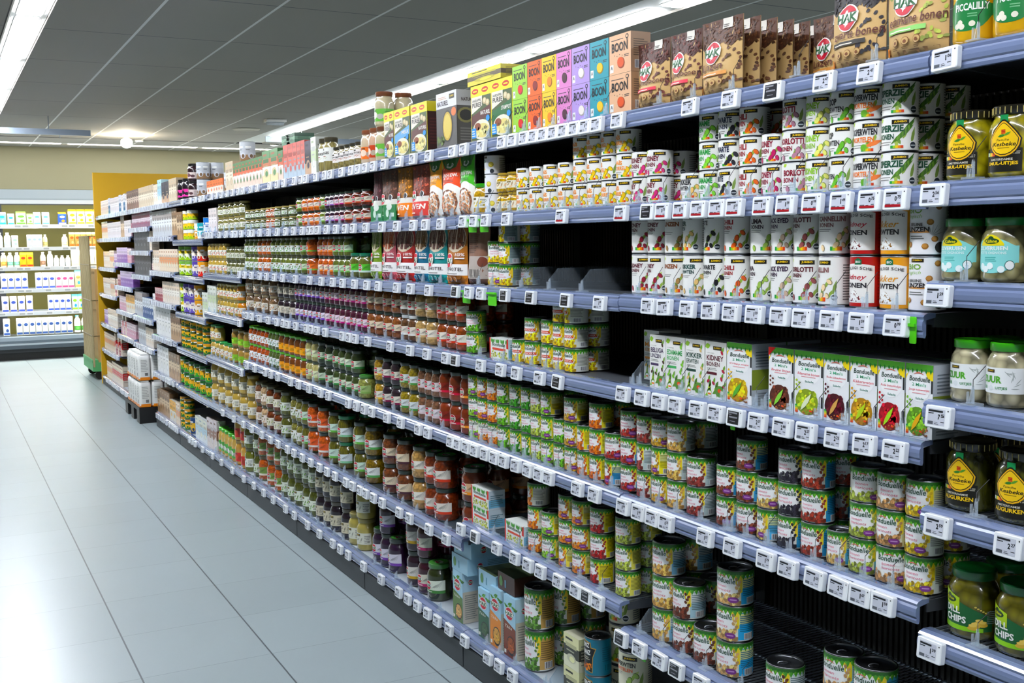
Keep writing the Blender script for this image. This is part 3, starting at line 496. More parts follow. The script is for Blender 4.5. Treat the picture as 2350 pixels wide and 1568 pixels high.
# shelf stock: (shelf, height, product, [y in mm], tiers, rows deep, width scale, set-back)
ROWS = [
(1,1.83,'p_peach',[12264,12171,12078,11985,11892,11799],1,1,1.07,0),
(1,1.83,'p_blue',[11721,11658],1,1,1.01,0),
(1,1.83,'p_white',[11585,11501,11417,11333,11249,11165,11081],1,1,0.96,0),
(1,1.83,'p_blue',[11004,10935],1,1,1.12,0),
(1,1.83,'p_white',[10866,10798],1,1,0.77,0),
(1,1.83,'p_blue',[10737,10684],1,1,0.86,0),
(1,1.83,'p_white',[10605],1,1,1.19,0),
(1,1.83,'p_brown',[10499,10390,10281,10173,10064,9955],1,1,1.07,0),
(1,1.83,'p_beige',[9859,9776,9693,9609],1,1,0.95,0),
(1,1.83,'p_beige',[9519,9421,9323,9224],1,1,1.13,0),
(1,1.83,'p_cream',[9131,9043],1,1,0.95,0),
(1,1.83,'p_cyan',[8956,8871],1,1,1.18,0),
(1,1.83,'p_dark',[8753,8601],1,1,1.24,0),
(1,1.83,'p_beige',[8477,8381,8285],1,1,1.1,0),
(1,1.83,'jam',[8196,8035],1,2,1,0),
(1,1.83,'mar',[7822],2,1,1,0),
(1,1.83,'f_potato',[7537],2,2,1,0),
(1,1.83,'p_oran',[7198,7110],1,1,1.23,0),
(1,1.83,'p_oran',[7032,6966,6900,6833],1,1,0.91,0),
(1,1.83,'f_potato',[6760],1,1,0.85,0),
(1,1.83,'p_beige',[6674,6581],1,1,1.07,0),
(1,1.83,'p_grn',[6497,6425,6353,6280,6208,6135,6063,5990,5918],1,1,1,0),
(1,1.83,'p_grnw',[5805,5653],1,1,1.15,0),
(1,1.83,'p_grn',[5531],1,1,1.3,0),
(1,1.83,'p_rose',[5441,5356],1,1,1.18,0),
(1,1.83,'p_rose',[5281,5215,5149],1,1,0.91,0),
(1,1.83,'p_dark',[5069],1,1,0.75,0),
(1,1.83,'p_gw',[4983],1,1,0.98,0),
(1,1.83,'gsp',[4905,4830],1,1,1,0),
(1,1.83,'ige',[4705],1,1,1,0),
(1,1.83,'ige',[4628],1,1,0.99,0),
(1,1.83,'ige',[4560,4492],1,2,0.95,0),
(1,1.83,'ige',[4423],1,1,1,0),
(1,1.83,'sno',[4338],1,1,1,0),
(1,1.83,'snr',[4246],1,1,1,0),
(1,1.83,'sng',[4168],2,2,1,0),
(1,1.83,'g_br',[4022],1,1,0.87,0),
(1,1.83,'g_bl',[3890],1,1,1.3,0),
(1,1.83,'g_br',[3725],1,1,1.3,0),
(1,1.83,'g_nat',[3483],1,2,1.3,0),
(1,1.83,'g_br',[3212],1,1,1.23,0),
(1,1.83,'g_gn',[3066],1,1,1.17,0),
(1,1.83,'o_gre',[2946],2,1,1.2,0),
(1,1.83,'o_ora',[2854],2,1,1.1,0),
(1,1.83,'o_yel',[2768],2,1,1.05,0),
(1,1.83,'o_pin',[2684],2,1,1.04,0),
(1,1.83,'o_lil',[2594],2,1,1.19,0),
(1,1.83,'o_tea',[2499],2,1,1.2,0),
(1,1.83,'o_tan',[2399],2,1,1.3,0),
(1,1.83,'h_kid',[2276],1,1,1.11,0),
(1,1.83,'h_kid',[2143],1,1,0.98,0),
(1,1.83,'h_lin',[2006],1,6,1.17,0),
(1,1.83,'h_lin',[1864],1,1,0.98,0.2),
(1,1.83,'h_zwa',[1590],1,1,1.1,0),
(1,1.83,'h_eda',[1446],1,1,1.11,0),
(1,1.83,'pic',[1333,1250],1,1,0.89,0),
(2,1.597,'kesu',[1338,1251],1,2,0.96,0),
(2,1.593,'biomais',[3186],3,1,1,0),
(2,1.593,'corn',[3103,3036],2,1,0.95,0),
(2,1.593,'s_mais',[2967,2884,2798,2713],2,1,1,0),
(2,1.593,'s_mais',[2628,2555,2482,2409],3,1,1,0),
(2,1.593,'s_kid',[2337],2,2,0.99,0),
(2,1.593,'s_kid',[2268],2,3,1,0),
(2,1.593,'s_kik',[2128],1,1,1,0),
(2,1.593,'s_eda',[2056],3,1,1,0),
(2,1.593,'s_zwa',[1985],3,1,1,0),
(2,1.593,'s_chi',[1911],3,2,1,0),
(2,1.593,'s_bru',[1837],2,1,0.9,0),
(2,1.593,'s_bor',[1771],3,1,1,0),
(2,1.593,'s_gro',[1700],3,1,0.99,0),
(2,1.593,'s_dop',[1633],3,1,0.93,0),
(2,1.593,'s_wor',[1566],3,1,1,0),
(2,1.593,'s_spe',[1495],3,3,1,0),
(2,1.588,'olv',[6960,6830,6692,6555,6418],2,1,1,0),
(2,1.588,'cap',[6284,6174,6064,5955],2,1,1,0),
(2,1.588,'pep',[5845,5760],2,1,1,0),
(2,1.588,'cap',[5675,5544,5414],2,1,1,0),
(2,1.588,'grn2',[5282],2,1,1,0),
(2,1.588,'carrot',[5188,5098,5007],2,1,1,0),
(2,1.588,'grn2',[4916],2,1,1,0),
(2,1.588,'cab2',[4835,4770],2,1,0.95,0),
(2,1.588,'bee2',[4704,4639],2,1,0.95,0),
(2,1.588,'brn2',[4569,4464,4354],2,2,1,0),
(2,1.588,'v_pur',[4207],1,1,0.8,0),
(2,1.588,'v_grn',[4077],1,1,1.52,0),
(2,1.588,'v_ora',[3917],1,1,1.34,0),
(2,1.588,'v_red',[3761],1,1,1.44,0),
(2,1.588,'l_yel',[3626],1,1,0.93,0),
(2,1.588,'l_red',[3494],1,1,1.32,0),
(2,1.588,'l_grn',[3362],1,1,0.94,0),
(2,1.588,'corg',[3269],1,1,1,0),
(2,1.545,'f_lime',[8048,7895],3,1,1,0),
(2,1.545,'f_orange',[7675],1,1,1,0),
(2,1.545,'f_teal',[7577],1,1,1,0),
(2,1.545,'f_blue',[7384],1,1,1,0),
(2,1.545,'p_white',[7186,7111,7035],1,1,0.86,0),
(2,1.578,'p_silver',[9335,9233,9131,9028,8926,8824,8721,8619,8517],1,1,1,0),
(2,1.578,'p_tan',[8418,8324,8229,8134],1,1,0.92,0),
(2,1.665,'p_purp',[10341,10275,10209,10143,10077,10012,9946,9880,9814,9748,9683,9617,9551,9485,9419],1,1,1.06,0),
(2,1.59,'p_orange',[12272,12186,12100,12014,11927],1,1,0.99,0),
(2,1.59,'p_white',[11840,11750,11660,11571,11481,11392,11302,11213,11123,11034],1,1,1.02,0),
(2,1.59,'p_tan',[10935,10826],1,1,1.06,0),
(2,1.59,'p_white',[10724,10627,10530,10433],1,1,1.11,0),
(3,1.419,'kuh',[1345,1261],1,2,0.95,0),
(3,1.36,'t_kid',[2337,2265],2,1,1,0),
(3,1.36,'t_lin',[2192],2,1,1,0),
(3,1.36,'t_kik',[2118],2,1,1,0),
(3,1.36,'t_zwa',[2037],2,1,1,0),
(3,1.36,'t_chi',[1961],2,1,1,0),
(3,1.36,'t_lim',[1871],2,1,0.96,0),
(3,1.36,'t_bla',[1803],2,1,1,0),
(3,1.36,'t_bor',[1733],2,1,1,0),
(3,1.36,'t_can',[1658],2,1,1,0),
(3,1.36,'t_red',[1571],2,1,1,0),
(3,1.36,'t_ora',[1492],2,1,1,0),
(3,1.36,'t_whi',[1422],2,1,1,0),
(3,1.357,'w_pin',[4094],1,1,1.3,0),
(3,1.357,'w_red',[3925],1,1,1.68,0),
(3,1.357,'w_blu',[3765],1,1,1.13,0),
(3,1.357,'w_tea',[3619],1,1,1.44,0),
(3,1.357,'w_bro',[3453],1,1,1.49,0),
(3,1.357,'w_bak',[3287],1,2,1.46,0),
(3,1.357,'b_cor',[3169],2,1,1,0),
(3,1.357,'b_cow',[3090],3,2,1,0),
(3,1.353,'gbj',[6323,6227,6130],2,1,1,0),
(3,1.353,'orj',[6034,5945,5856],2,1,1,0),
(3,1.353,'gbj',[5767,5678,5589,5500,5411,5321],2,1,1,0),
(3,1.353,'grh',[5232],2,1,1,0),
(3,1.353,'orh',[5132],2,1,1,0),
(3,1.353,'oro',[4958,4886,4814],2,1,0.94,0),
(3,1.353,'grh',[4740,4665,4591],2,2,0.98,0),
(3,1.353,'asp3',[4512,4400],1,1,1,0),
(3,1.353,'w_gre',[4236],1,1,0.93,0),
(3,1.32,'app',[7284,7183,7081,6979,6878],2,1,1,0),
(3,1.32,'olvd',[6777,6670,6562,6455],2,1,1,0),
(3,1.285,'f_limetall',[8251,8042],2,1,1,0),
(3,1.285,'f_purple',[7796],2,1,1,0),
(3,1.285,'f_red',[7611],2,1,1,0),
(3,1.305,'p_cream',[9407,9302,9197,9092],1,1,1.14,0),
(3,1.305,'p_orange',[8993,8900,8806,8713,8619,8526,8432,8339],1,1,1.07,0),
(3,1.465,'p_blk',[10162,10006,9850,9694,9538],1,1,1.1,0),
(3,1.35,'p_viol',[11478,11413,11348,11282,11217,11151,11086,11021,10955,10890,10825,10759,10694],1,1,1.05,0),
(3,1.35,'p_pink',[10622,10545,10468],1,1,0.88,0),
(3,1.29,'p_cream',[12231,12139,12047,11956,11864],1,1,0.99,0),
(3,1.29,'p_orange',[11767,11665,11562],1,1,1.18,0),
(4,1.203,'zuu',[1321,1245],1,2,0.92,0),
(4,1.125,'k_mai',[2363],1,1,0.98,0.073),
(4,1.125,'k_bel',[2233],1,1,0.97,0),
(4,1.125,'k_eda',[2159],1,2,1.08,0),
(4,1.125,'k_kik',[2081],1,2,1.07,0),
(4,1.125,'k_kid',[2002],1,2,1.11,0),
(4,1.125,'m_bio',[1918],1,2,1.3,0),
(4,1.125,'m_lin',[1780],1,2,1.18,0),
(4,1.125,'m_eda',[1696],1,2,1.28,0),
(4,1.125,'m_kid',[1617],1,2,1.04,0),
(4,1.125,'m_kik',[1544],1,2,1.07,0),
(4,1.125,'m_bie',[1474],1,2,0.99,0),
(4,1.125,'m_erw',[1407],1,2,0.95,0),
(4,1.12,'b_gbn',[3342],2,1,1,0),
(4,1.12,'twin',[3109],1,1,1.3,0),
(4,1.12,'b_mex',[3007],1,1,1,0),
(4,1.12,'b_mex',[2924],2,1,1,0),
(4,1.12,'b_mex',[2819],2,1,0.99,0),
(4,1.12,'b_mex',[2750],3,1,0.92,0),
(4,1.12,'b_mex',[2682],3,2,1,0),
(4,1.12,'bei',[6325,6158,5992,5826],2,1,1,0),
(4,1.12,'dpl',[5659,5554,5449],2,1,1,0),
(4,1.12,'cab',[5350,5283,5216,5149,5082,5015,4948],2,1,0.92,0),
(4,1.12,'bee',[4879,4809,4739,4669,4599,4529,4458,4388],2,1,0.97,0),
(4,1.12,'brb',[4316,4226,4130,4034],2,1,1,0),
(4,1.12,'len',[3939,3867],2,1,0.97,0),
(4,1.12,'whb',[3792,3692],2,1,1,0),
(4,1.12,'tob',[3591,3511,3431],2,3,1,0),
(4,1.065,'p_gw',[7219,7136],1,1,1,0),
(4,1.065,'app',[7061,6992,6905,6814,6723,6631],2,1,1,0),
(4,1.065,'peach',[6539],2,1,1,0),
(4,1.013,'f_limetall',[8246],2,1,1,0),
(4,1.013,'f_purple',[8136,7948],2,1,1,0),
(4,1.013,'f_yellow',[7760],2,1,1,0),
(4,1.013,'p_gw',[7471,7387,7302],1,1,1.03,0),
(4,1.06,'p_redbox',[9345,9258,9172,9085,8998],1,1,0.94,0),
(4,1.06,'p_cream',[8907,8812,8717,8621,8526,8431,8335],1,1,1.03,0),
(4,1.255,'p_blk',[10197,10059,9922,9784,9647,9509],1,1,0.96,0),
(4,1.125,'p_redbox',[11477,11295,11198],1,1,1.05,0),
(4,1.125,'p_viol',[11118,11055,10992,10929,10866,10803,10740,10677,10613,10550,10487,10424],1,1,1.01,0),
(4,1.01,'p_cream',[12331,12227,12124,12020,11916],1,1,1.13,0),
(4,1.01,'p_orange',[11822,11737,11652,11568,11386],1,1,0.97,0),
(5,1.005,'kesg',[1322,1217],1,2,1,0),
(5,0.825,'b_kdb',[2392],3,1,1,0),
(5,0.825,'b_kdg',[2316],3,1,0.94,0),
(5,0.825,'b_chk',[2250],3,2,0.91,0),
(5,0.825,'b_whg',[2181],3,2,1,0),
(5,0.825,'b_kdg',[2099],2,1,1,0),
(5,0.825,'b_lnb',[1984],2,1,1,0),
(5,0.825,'b_lnb',[1912],3,1,1,0),
(5,0.825,'b_chb',[1841],2,1,0.93,0),
(5,0.825,'b_blk',[1772],3,1,1,0),
(5,0.825,'b_chl',[1699],3,2,1,0),
(5,0.825,'b_chb',[1625],1,1,0.8,0),
(5,0.825,'b_soy',[1560],3,1,1,0),
(5,0.825,'b_sal',[1489],3,1,1,0),
(5,0.825,'b_sun',[1417],3,2,1,0),
(5,0.828,'b_pea',[3335],3,1,1,0),
(5,0.828,'b_mix',[3264],3,1,1,0),
(5,0.828,'b_car',[3189],3,1,0.99,0),
(5,0.828,'b_gbn',[3118],3,1,1,0),
(5,0.828,'b_cut',[3030],3,1,1,0),
(5,0.828,'b_cut',[2954],3,1,0.84,0),
(5,0.828,'b_fla',[2893],3,1,0.85,0),
(5,0.828,'b_pea',[2827],3,2,1,0),
(5,0.828,'b_gbn',[2754],2,1,0.86,0),
(5,0.828,'b_chk',[2688],3,1,1,0),
(5,0.828,'b_lor',[2617],2,1,0.86,0),
(5,0.828,'b_lor',[2550],3,2,1,0),
(5,0.828,'b_kdb',[2471],2,1,1,0),
(5,0.828,'wcr',[6295,6211,6127,6042,5958],2,1,1,0),
(5,0.828,'gcr',[5876,5810,5744],2,1,0.88,0),
(5,0.828,'sau',[5671,5581,5485,5390,5294],2,1,1,0),
(5,0.828,'asc',[5199,5102],2,1,1,0),
(5,0.828,'spi',[5005,4895],2,1,1,0),
(5,0.828,'kal',[4785,4700,4615,4530],2,2,1,0),
(5,0.828,'flg',[4445],1,1,1,0),
(5,0.828,'yel',[4244],2,1,1,0),
(5,0.828,'drk',[4154,4059],2,1,1,0),
(5,0.828,'pea',[3964,3872],2,1,1,0),
(5,0.828,'mus',[3782,3718,3654],2,1,0.83,0),
(5,0.828,'chi',[3582,3493],2,1,1,0),
(5,0.828,'chy',[3403],2,2,0.8,0),
(5,0.773,'appg',[7300,7181],2,1,1,0),
(5,0.773,'appg',[7062,6945,6829],1,1,1,0),
(5,0.773,'appl',[6713,6560,6426],2,1,1,0),
(5,0.75,'f_greenyel',[8260,8148,7944,7740,7535],3,1,1,0),
(5,0.78,'p_whiteb',[9356,9233,9109,8985,8861,8737],1,1,1.1,0),
(5,0.78,'p_tan',[8628,8534,8440,8346],1,1,0.92,0),
(5,0.885,'p_silver',[10306,10200,10094,9989],1,1,1.03,0),
(5,0.885,'p_navy',[9884,9781,9677,9574,9470],1,1,1.01,0),
(5,0.89,'p_pink',[11244,11161,11078,10994,10911],1,1,0.95,0),
(5,0.89,'p_yel',[10818,10716,10614,10512,10410],1,1,1,0),
(5,0.69,'p_viol',[12383,12315,12248,12180],1,1,1.09,0),
(5,0.69,'p_cream',[12097,11999,11902,11804,11706,11608,11510],1,1,1.06,0),
(6,0.772,'dil',[1310,1209],1,2,1,0),
(6,0.463,'c_chk',[2242],3,2,1,0),
(6,0.463,'c_lin',[2154],2,2,0.97,0),
(6,0.463,'c_lin',[2068],1,1,1,0),
(6,0.463,'c_blu',[1978],3,1,1,0),
(6,0.463,'c_lin',[1803],1,1,1,0),
(6,0.463,'c_whi',[1624],2,1,0.95,0),
(6,0.463,'c_soy',[1538],2,1,1,0),
(6,0.463,'c_whi',[1436],1,2,1,0),
(6,0.53,'twin',[3266],2,1,1.3,0),
(6,0.53,'twin',[3019],1,1,1.3,0),
(6,0.53,'b_car',[2917],3,1,1,0),
(6,0.53,'b_pea',[2829],2,1,1,0),
(6,0.53,'b_mix',[2726,2648],3,1,1,0),
(6,0.53,'b_red',[2549],3,1,1,0),
(6,0.53,'b_fla',[2419],3,2,1,0),
(6,0.465,'Mcin',[6194],2,1,1,0),
(6,0.465,'Mcre',[6071],2,1,1,0),
(6,0.465,'Mbrk',[5961,5818],2,1,1,0),
(6,0.465,'Mgre',[5675],2,1,1,0),
(6,0.465,'Mmix',[5489,5398],2,1,1,0),
(6,0.465,'Mgbn',[5305],2,1,1,0),
(6,0.465,'Mcar',[5196,5037],2,2,1,0),
(6,0.465,'Mgbn',[4877],2,1,1,0),
(6,0.465,'Mgbt',[4739],2,2,1,0),
(6,0.465,'Mgbn',[4526],2,1,1,0),
(6,0.465,'Mpea',[4382],2,2,1,0),
(6,0.465,'Mbrw',[4170],2,2,1,0),
(6,0.465,'Mbrw',[4020],2,1,1,0),
(6,0.465,'Mwhb',[3857],2,1,1,0),
(6,0.465,'Mtom',[3734],2,2,0.8,0),
(6,0.465,'Mtom',[3645],2,2,1,0),
(6,0.465,'Mchi',[3399],2,3,1,0),
(6,0.465,'appb',[7323,7135,6946,6758,6570,6382],2,1,1,0),
(6,0.46,'f_pine',[8350,8229,8048,7868,7687,7507],2,1,1,0),
(6,0.47,'p_whiteb',[9254,9130,9007,8883],1,1,1.1,0),
(6,0.47,'p_tan',[8767,8659,8551,8442],1,1,1.06,0),
(6,0.64,'p_silver',[10174,10076,9978,9880],1,1,0.95,0),
(6,0.64,'p_cream',[9786,9694,9603,9511],1,1,0.99,0),
(6,0.65,'p_redbox',[11600,11398],1,1,1.27,0),
(6,0.65,'p_pink',[11209,11034,10859,10771,10683,10595,10506,10418],1,1,1.01,0),
(6,0.41,'p_orange',[12455,12360,12266,12171,12076,11982,11887,11792],1,1,1.09,0),
(6,0.41,'p_red',[11702,11499,11296,11121,10947],1,1,0.99,0),
(7,0.135,'bakpow',[2669],2,1,1.25,0),
(7,0.135,'heinz',[2583],2,1,1,0),
(7,0.135,'dopbig',[2597],3,1,0.99,0.095),
(7,0.135,'worbig',[2403],2,1,1,0),
(7,0.135,'worbig',[2238],1,1,1,0),
(7,0.135,'hakbox',[3459],1,1,1.3,0),
(7,0.135,'hakbog',[3251],1,2,1.3,0),
(7,0.135,'hakboo',[3161],1,1,1.3,0),
(7,0.135,'hakbob',[3059],1,1,1.3,0),
(7,0.135,'bigbean',[2943],2,3,1,0),
(7,0.135,'Lpic',[6489],2,1,1,0),
(7,0.135,'Lgre',[6285],2,1,1,0),
(7,0.135,'Lcar',[6169,5991,5840],2,1,1,0),
(7,0.135,'Lgre',[5711,5588],2,1,1,0),
(7,0.135,'Lgre',[5469],2,2,1,0),
(7,0.135,'Lgre',[5324,5214],2,1,1,0),
(7,0.135,'Ldrk',[5101,4985,4880,4723],2,1,1,0),
(7,0.135,'Lcre',[4621],1,1,1,0),
(7,0.135,'Lcre',[4511],2,1,1,0),
(7,0.135,'Lcab',[4314],1,1,0.98,0),
(7,0.135,'Lcab',[4222],2,2,0.95,0),
(7,0.135,'Lcab',[4130],1,1,1,0),
(7,0.135,'Lmix',[3929],2,2,1,0),
(7,0.135,'Lbee',[3819],2,2,0.94,0),
(7,0.135,'Lspi',[3726],1,1,1,0),
(7,0.13,'Lsqz',[7180,7102,7016,6919,6822],1,1,1,0),
(7,0.13,'Lapp',[6725,6585],2,1,1,0),
(7,0.122,'p_tan',[9345,9237,9130,9022,8914],1,1,1.05,0),
(7,0.122,'p_yel',[8799,8675],1,1,1.22,0),
(7,0.122,'p_orange',[8574,8496],1,1,0.88,0),
(7,0.122,'f_greenyel',[8419,8272],3,1,1,0),
(7,0.122,'f_navy',[8075],1,1,1,0),
(7,0.122,'p_wb',[7840,7713,7585],1,1,1.04,0),
(7,0.122,'p_cola',[7471,7371,7270],1,1,0.98,0),
(7,0.1,'p_orange',[12358,12259,12161,12062],1,1,1.13,0),
(7,0.1,'p_red',[11968,11877,11787,11697,11606,11516,11425,11335],1,1,1.03,0),
]
TAGS = "1:1332:w106 1:1507:d247 1:1623:d247 1:1770:b 1:1908:d247 1:2053:d247 1:2353 1:2452 1:2509 1:2566 1:2623 1:2680 1:2737 1:2794 1:2851 1:2923 1:2993 1:3137 1:3268 1:3354 1:3554 1:3698 1:3830 1:3984 1:4103 1:4193 1:4276 1:4361 1:4484 1:4630 1:4710 1:4836 1:4989 1:5065 1:5172 1:5352 1:5470 1:5609 1:5861 1:5990 1:6163 1:6273 1:6408 1:6548 1:6682 1:6821 1:6953 1:7193 1:7285 1:7433 1:7588 1:7868 2:1351:w256 2:1436:r 2:1499:r 2:1573:r 2:1651:r 2:1728:r 2:1801:r 2:1891:r 2:1951:r 2:2019:r 2:2087:r 2:2159:r 2:2222:b 2:2340:r 2:2639:r 2:2971 2:3116 2:3200 2:3281 2:3463 2:3597 2:3711 2:3871 2:4027 2:4205 2:4358 2:4458 2:4579 2:4706 2:4833 2:4908 2:4965 2:5069 2:5212 2:5348 2:5498 2:5663 2:5838 2:5984 2:6060 2:6237 2:6359 2:6444 2:6607 2:6778 2:6994 2:7087 2:7144 3:1337:w159 3:1431 3:1519 3:1597 3:1676 3:1744 3:1823 3:1901 3:1977 3:2060 3:2152 3:2219 3:2444 3:2619:b 3:2825:b 3:2992:b 3:3157 3:3249 3:3353:b 3:3581 3:3749 3:3885 3:4082 3:4212 3:4360 3:4512 3:4642 3:4803 3:4982 3:5208 3:5429 3:5583 3:5736 3:5869 3:6045 3:6200 3:6322 4:1328:w75 4:1428:d222 4:1503:d217 4:1579:d222 4:1662:d227 4:1732:d280 4:1811:d227 4:1884:b 4:1953:d239 4:2022 4:2105 4:2175 4:2249 4:2335 4:2670:b 4:2776 4:2920 4:3026 4:3168 4:3367:b 4:3443 4:3609 4:3767 4:3968 4:4219 4:4368 4:4445 4:4531 4:4768 4:4890 4:4971 4:5053 4:5226 4:5362 4:5448 4:5561 4:5730 4:5899 4:6067 4:6174 4:6356 5:1326:w259 5:1179:w227 5:1449:d159 5:1506:d167 5:1563:d227 5:1631:d167 5:1711:d237 5:1780:d179 5:1893:d157 5:1991:d157 5:2145 5:2202 5:2264 5:2335 5:2476 5:2565 5:2728 5:2785 5:2854 5:2931 5:3014 5:3079 5:3146 5:3222 5:3287 5:3355 5:3412 5:3616 5:3702 5:3876 5:4020 5:4193 5:4282 5:4379 5:4480 5:4750 5:4866 5:5041 5:5213 5:5348 5:5580 5:5715 5:5829 5:6049 5:6215 5:6357 6:1335:w139 6:2006:d249 6:2103:b 6:2174:d299 6:2262:d267 6:2348:b 6:2462 6:2520:b 6:2577 6:2675 6:2783 6:2860 6:2947 6:3072 6:3232:b 6:3344 6:3469 6:3622 6:3808 6:3912 6:4097 6:4198 6:4287 6:4357 6:4452 6:4538 6:4688 6:4802 6:4913 6:5049 6:5185 6:5327 6:5443 6:5614 6:5759 6:5938 6:6156 6:6347 6:6581 6:6866 7:2974 7:3067 7:3147 7:3329 7:3458 7:3563 7:3652 7:3749 7:3845 7:3937 7:4130 7:4339 7:4537 7:4644 7:4749 7:4945 7:5132 7:5356 7:5513 7:5748 7:5945 7:6153 7:6385 7:6666 7:6956 7:7205 7:7512 7:7753 7:7856 7:7947"

# ------------------------------------------------------------------ pack builders: each gives [(part, mesh, material, sub-parts)]
PAPER = '#f0efeb'
def a_jumbo(R, H, w1, w2, c1, c2, bean, sec):
    A = Art(cyl(R)); tall = H/R > 2.6; big = R > .04
    A.rect(-pi*R, .035*H, pi*R, .965*H, '#dedbc4' if big else PAPER, 0)
    hb = .09*H if tall else .125*H; vb = .9*H-hb; ub = .05*R
    A.rect(ub, vb, ub+.95*R, vb+hb, '#2a2410', 1); A.rect(ub+.03*R, vb+.1*hb, ub+.92*R, vb+.9*hb, '#17150f', 2)
    A.text('JUMBO', ub+.13*R, vb+.22*hb, .69*R, .56*hb, '#e8c22a', 3, .04)
    h1 = (.105 if tall else .2)*H; v1 = (.66 if tall else .56)*H
    wd = lambda t: min(1.75*R, .2*R*len(t)+.15*R)
    A.text(w1, -.85*R, v1, wd(w1), h1, c1, 3, .04)
    if w2: A.text(w2, -.85*R, v1-h1*1.05, wd(w2)*.9, h1*.8, c2, 3, .03)
    for k in range(2): A.lines(-.92*R, .1*R, v1-h1*(1.5+.35*k), v1-h1*(1.2+.35*k), 1, '#8a8a86', 1, .4)
    rg = A.rg; hue = ['#93b04c', '#aec463', '#7a9a48', '#bccf78']
    for k in range(5 if tall else 3):
        A.leaf(.3*R+rg.random()*1.0*R, .1*H+rg.random()*.42*H, .5*R, .22*R, rg.random()*2.4-.3, hue[k % 4], 1)
    A.leaf(1.15*R, .2*H, 1.0*R, .24*R, 1.35, '#7f9a4c', 1)
    A.leaf(-.9*R, .87*H, .35*R, .25*R, .4, '#b4d648', 1)
    sz = .2*R
    if sec == 1:
        A.leaf(.2*R, .22*H, 1.1*R, .3*R, .35, '#f0844a', 2); A.ell(.15*R, .2*H, .2*R, .2*R, '#6fb03c', 3)
    elif sec == 2:
        for k in range(3): A.leaf(.0*R+.18*R*k, .2*H+.05*H*k, 1.7*R, .28*R, .7+.1*k, ['#4f7a2c', '#6b9a3a', '#39642a'][k], 2)
    else:
        for (u, v, r) in ((.55, .36, 1), (.95, .48, .9), (.35, .2, 1), (.8, .2, .8), (-.5, .14, .9)):
            for dk, L in ((.7, 2), (1, 3)): A.ell(u*R+(0 if L == 2 else -.03*R), v*H, sz*r*1.25*(1 if L == 2 else .85), sz*r*.85*(1 if L == 2 else .8), shade(bean, dk if L == 2 else 1.12), L, 10, .5*u*5)
    A.ell(1.25*R, .17*H, .24*R, .24*R, '#f4f4f2', 3, 12); A.ell(1.25*R, .17*H, .19*R, .19*R, '#28303a', 4, 12); A.rect(1.1*R, .15*H, 1.4*R, .18*H, '#c8d0d4', 5)
    for k, c in enumerate(('#2f9a4a', '#9ac83c', '#f0c81c', '#ec8a2c', '#d84a2c')): A.rect(.0*R+.14*R*k, .09*H, .0*R+.14*R*(k+1), .17*H, c, 3)
    A.lines(1.75*R, 2.9*R, .12*H, .85*H, 14 if tall else 10, '#7c7c78', 1)
    return A
def a_bio(R, H, bg, w1, w2, c):
    A = Art(cyl(R)); A.rect(-pi*R, .03*H, pi*R, .97*H, bg, 0)
    n = 14; us = [-1.3*R+2.3*R*i/n for i in range(n+1)]
    A.strip([(u, .1*H) for u in us], [(u, .8*H+.05*H*cos((u/R+.15)*1.3)) for u in us], '#f0ede8', 1)
    A.poly([(-.2*R, .83*H), (.25*R, .83*H), (.25*R, .92*H), (.02*R, .96*H), (-.2*R, .92*H)], '#1c6a44', 2); A.text('BIO', -.13*R, .86*H, .31*R, .045*H, '#f2f2ee', 3)
    for i, ch in enumerate('BIOLOGISCHE'):
        u = -1.15*R+.185*R*i; A.text(ch, u, .69*H+.05*H*cos((u/R+.15)*1.3), .15*R if ch != 'I' else .04*R, .055*H, '#2a2628', 3)
    A.text(w1, -1.15*R, .52*H, 1.7*R, .12*H, c, 3, .01, .35)
    A.text(w2, -1.1*R, .385*H, 1.65*R, .1*H, '#26242a', 3, .035)
    for i in range(46): 
        v = .14*H+.18*H*A.rg.random()**1.5; w = (1-(v-.14*H)/(.2*H))*.65*R
        A.ell(-.3*R+(A.rg.random()*2-1)*w, v, .075*R, .06*R, '#f8f6f2', 3, 8); A.ell(-.3*R+(A.rg.random()*2-1)*w, v, .08*R, .065*R, shade(bg, .6), 2, 8)
    A.lines(1.2*R, 2.5*R, .15*H, .85*H, 12, shade(bg, .78), 1)
    return A
def a_biowhite(R, H):
    A = Art(cyl(R)); A.rect(-pi*R, .03*H, pi*R, .97*H, '#eceaec', 0)
    A.rect(-.45*R, .89*H, .35*R, .955*H, '#2a2418', 2); A.text('JUMBO', -.35*R, .905*H, .6*R, .035*H, '#e8c22a', 3)
    A.text('BIO', -.7*R, .76*H, .9*R, .1*H, '#7aae3a', 3, .01); A.text('logisch', -.75*R, .655*H, .95*R, .085*H, '#8cba52', 3, -.005, .3)
    A.text('BRUINE', -.55*R, .53*H, .8*R, .055*H, '#2c2a2c', 3, .02); A.rect(-.75*R, .41*H, .6*R, .45*H, '#d89a5c', 2); A.text('LINZEN', -.75*R, .43*H, 1.35*R, .085*H, '#26242a', 3, .035)
    for u, v in ((1.1, .87), (.65, .6), (-.95, .55), (.9, .3), (.4, .17), (-.6, .2)): A.ell(u*R, v*H, .19*R, .17*R, '#9a6a34', 2); A.ell(u*R-.03*R, v*H+.03*R, .14*R, .12*R, '#c08a4a', 3)
    A.lines(-.6*R, .4*R, .3*H, .38*H, 2, '#6a6a6a', 2); A.rect(-.95*R, .1*H, -.7*R, .17*H, '#8cc63c', 2); A.ell(1.2*R, .15*H, .3*R, .3*R, '#35302c', 2, 12)
    for k in range(6): A.leaf(.75*R, .36*H, .75*R, .03*R, .3+.4*k, '#a8a4a4', 1)
    A.lines(1.8*R, 2.8*R, .12*H, .85*H, 13, '#8a8886', 1)
    return A
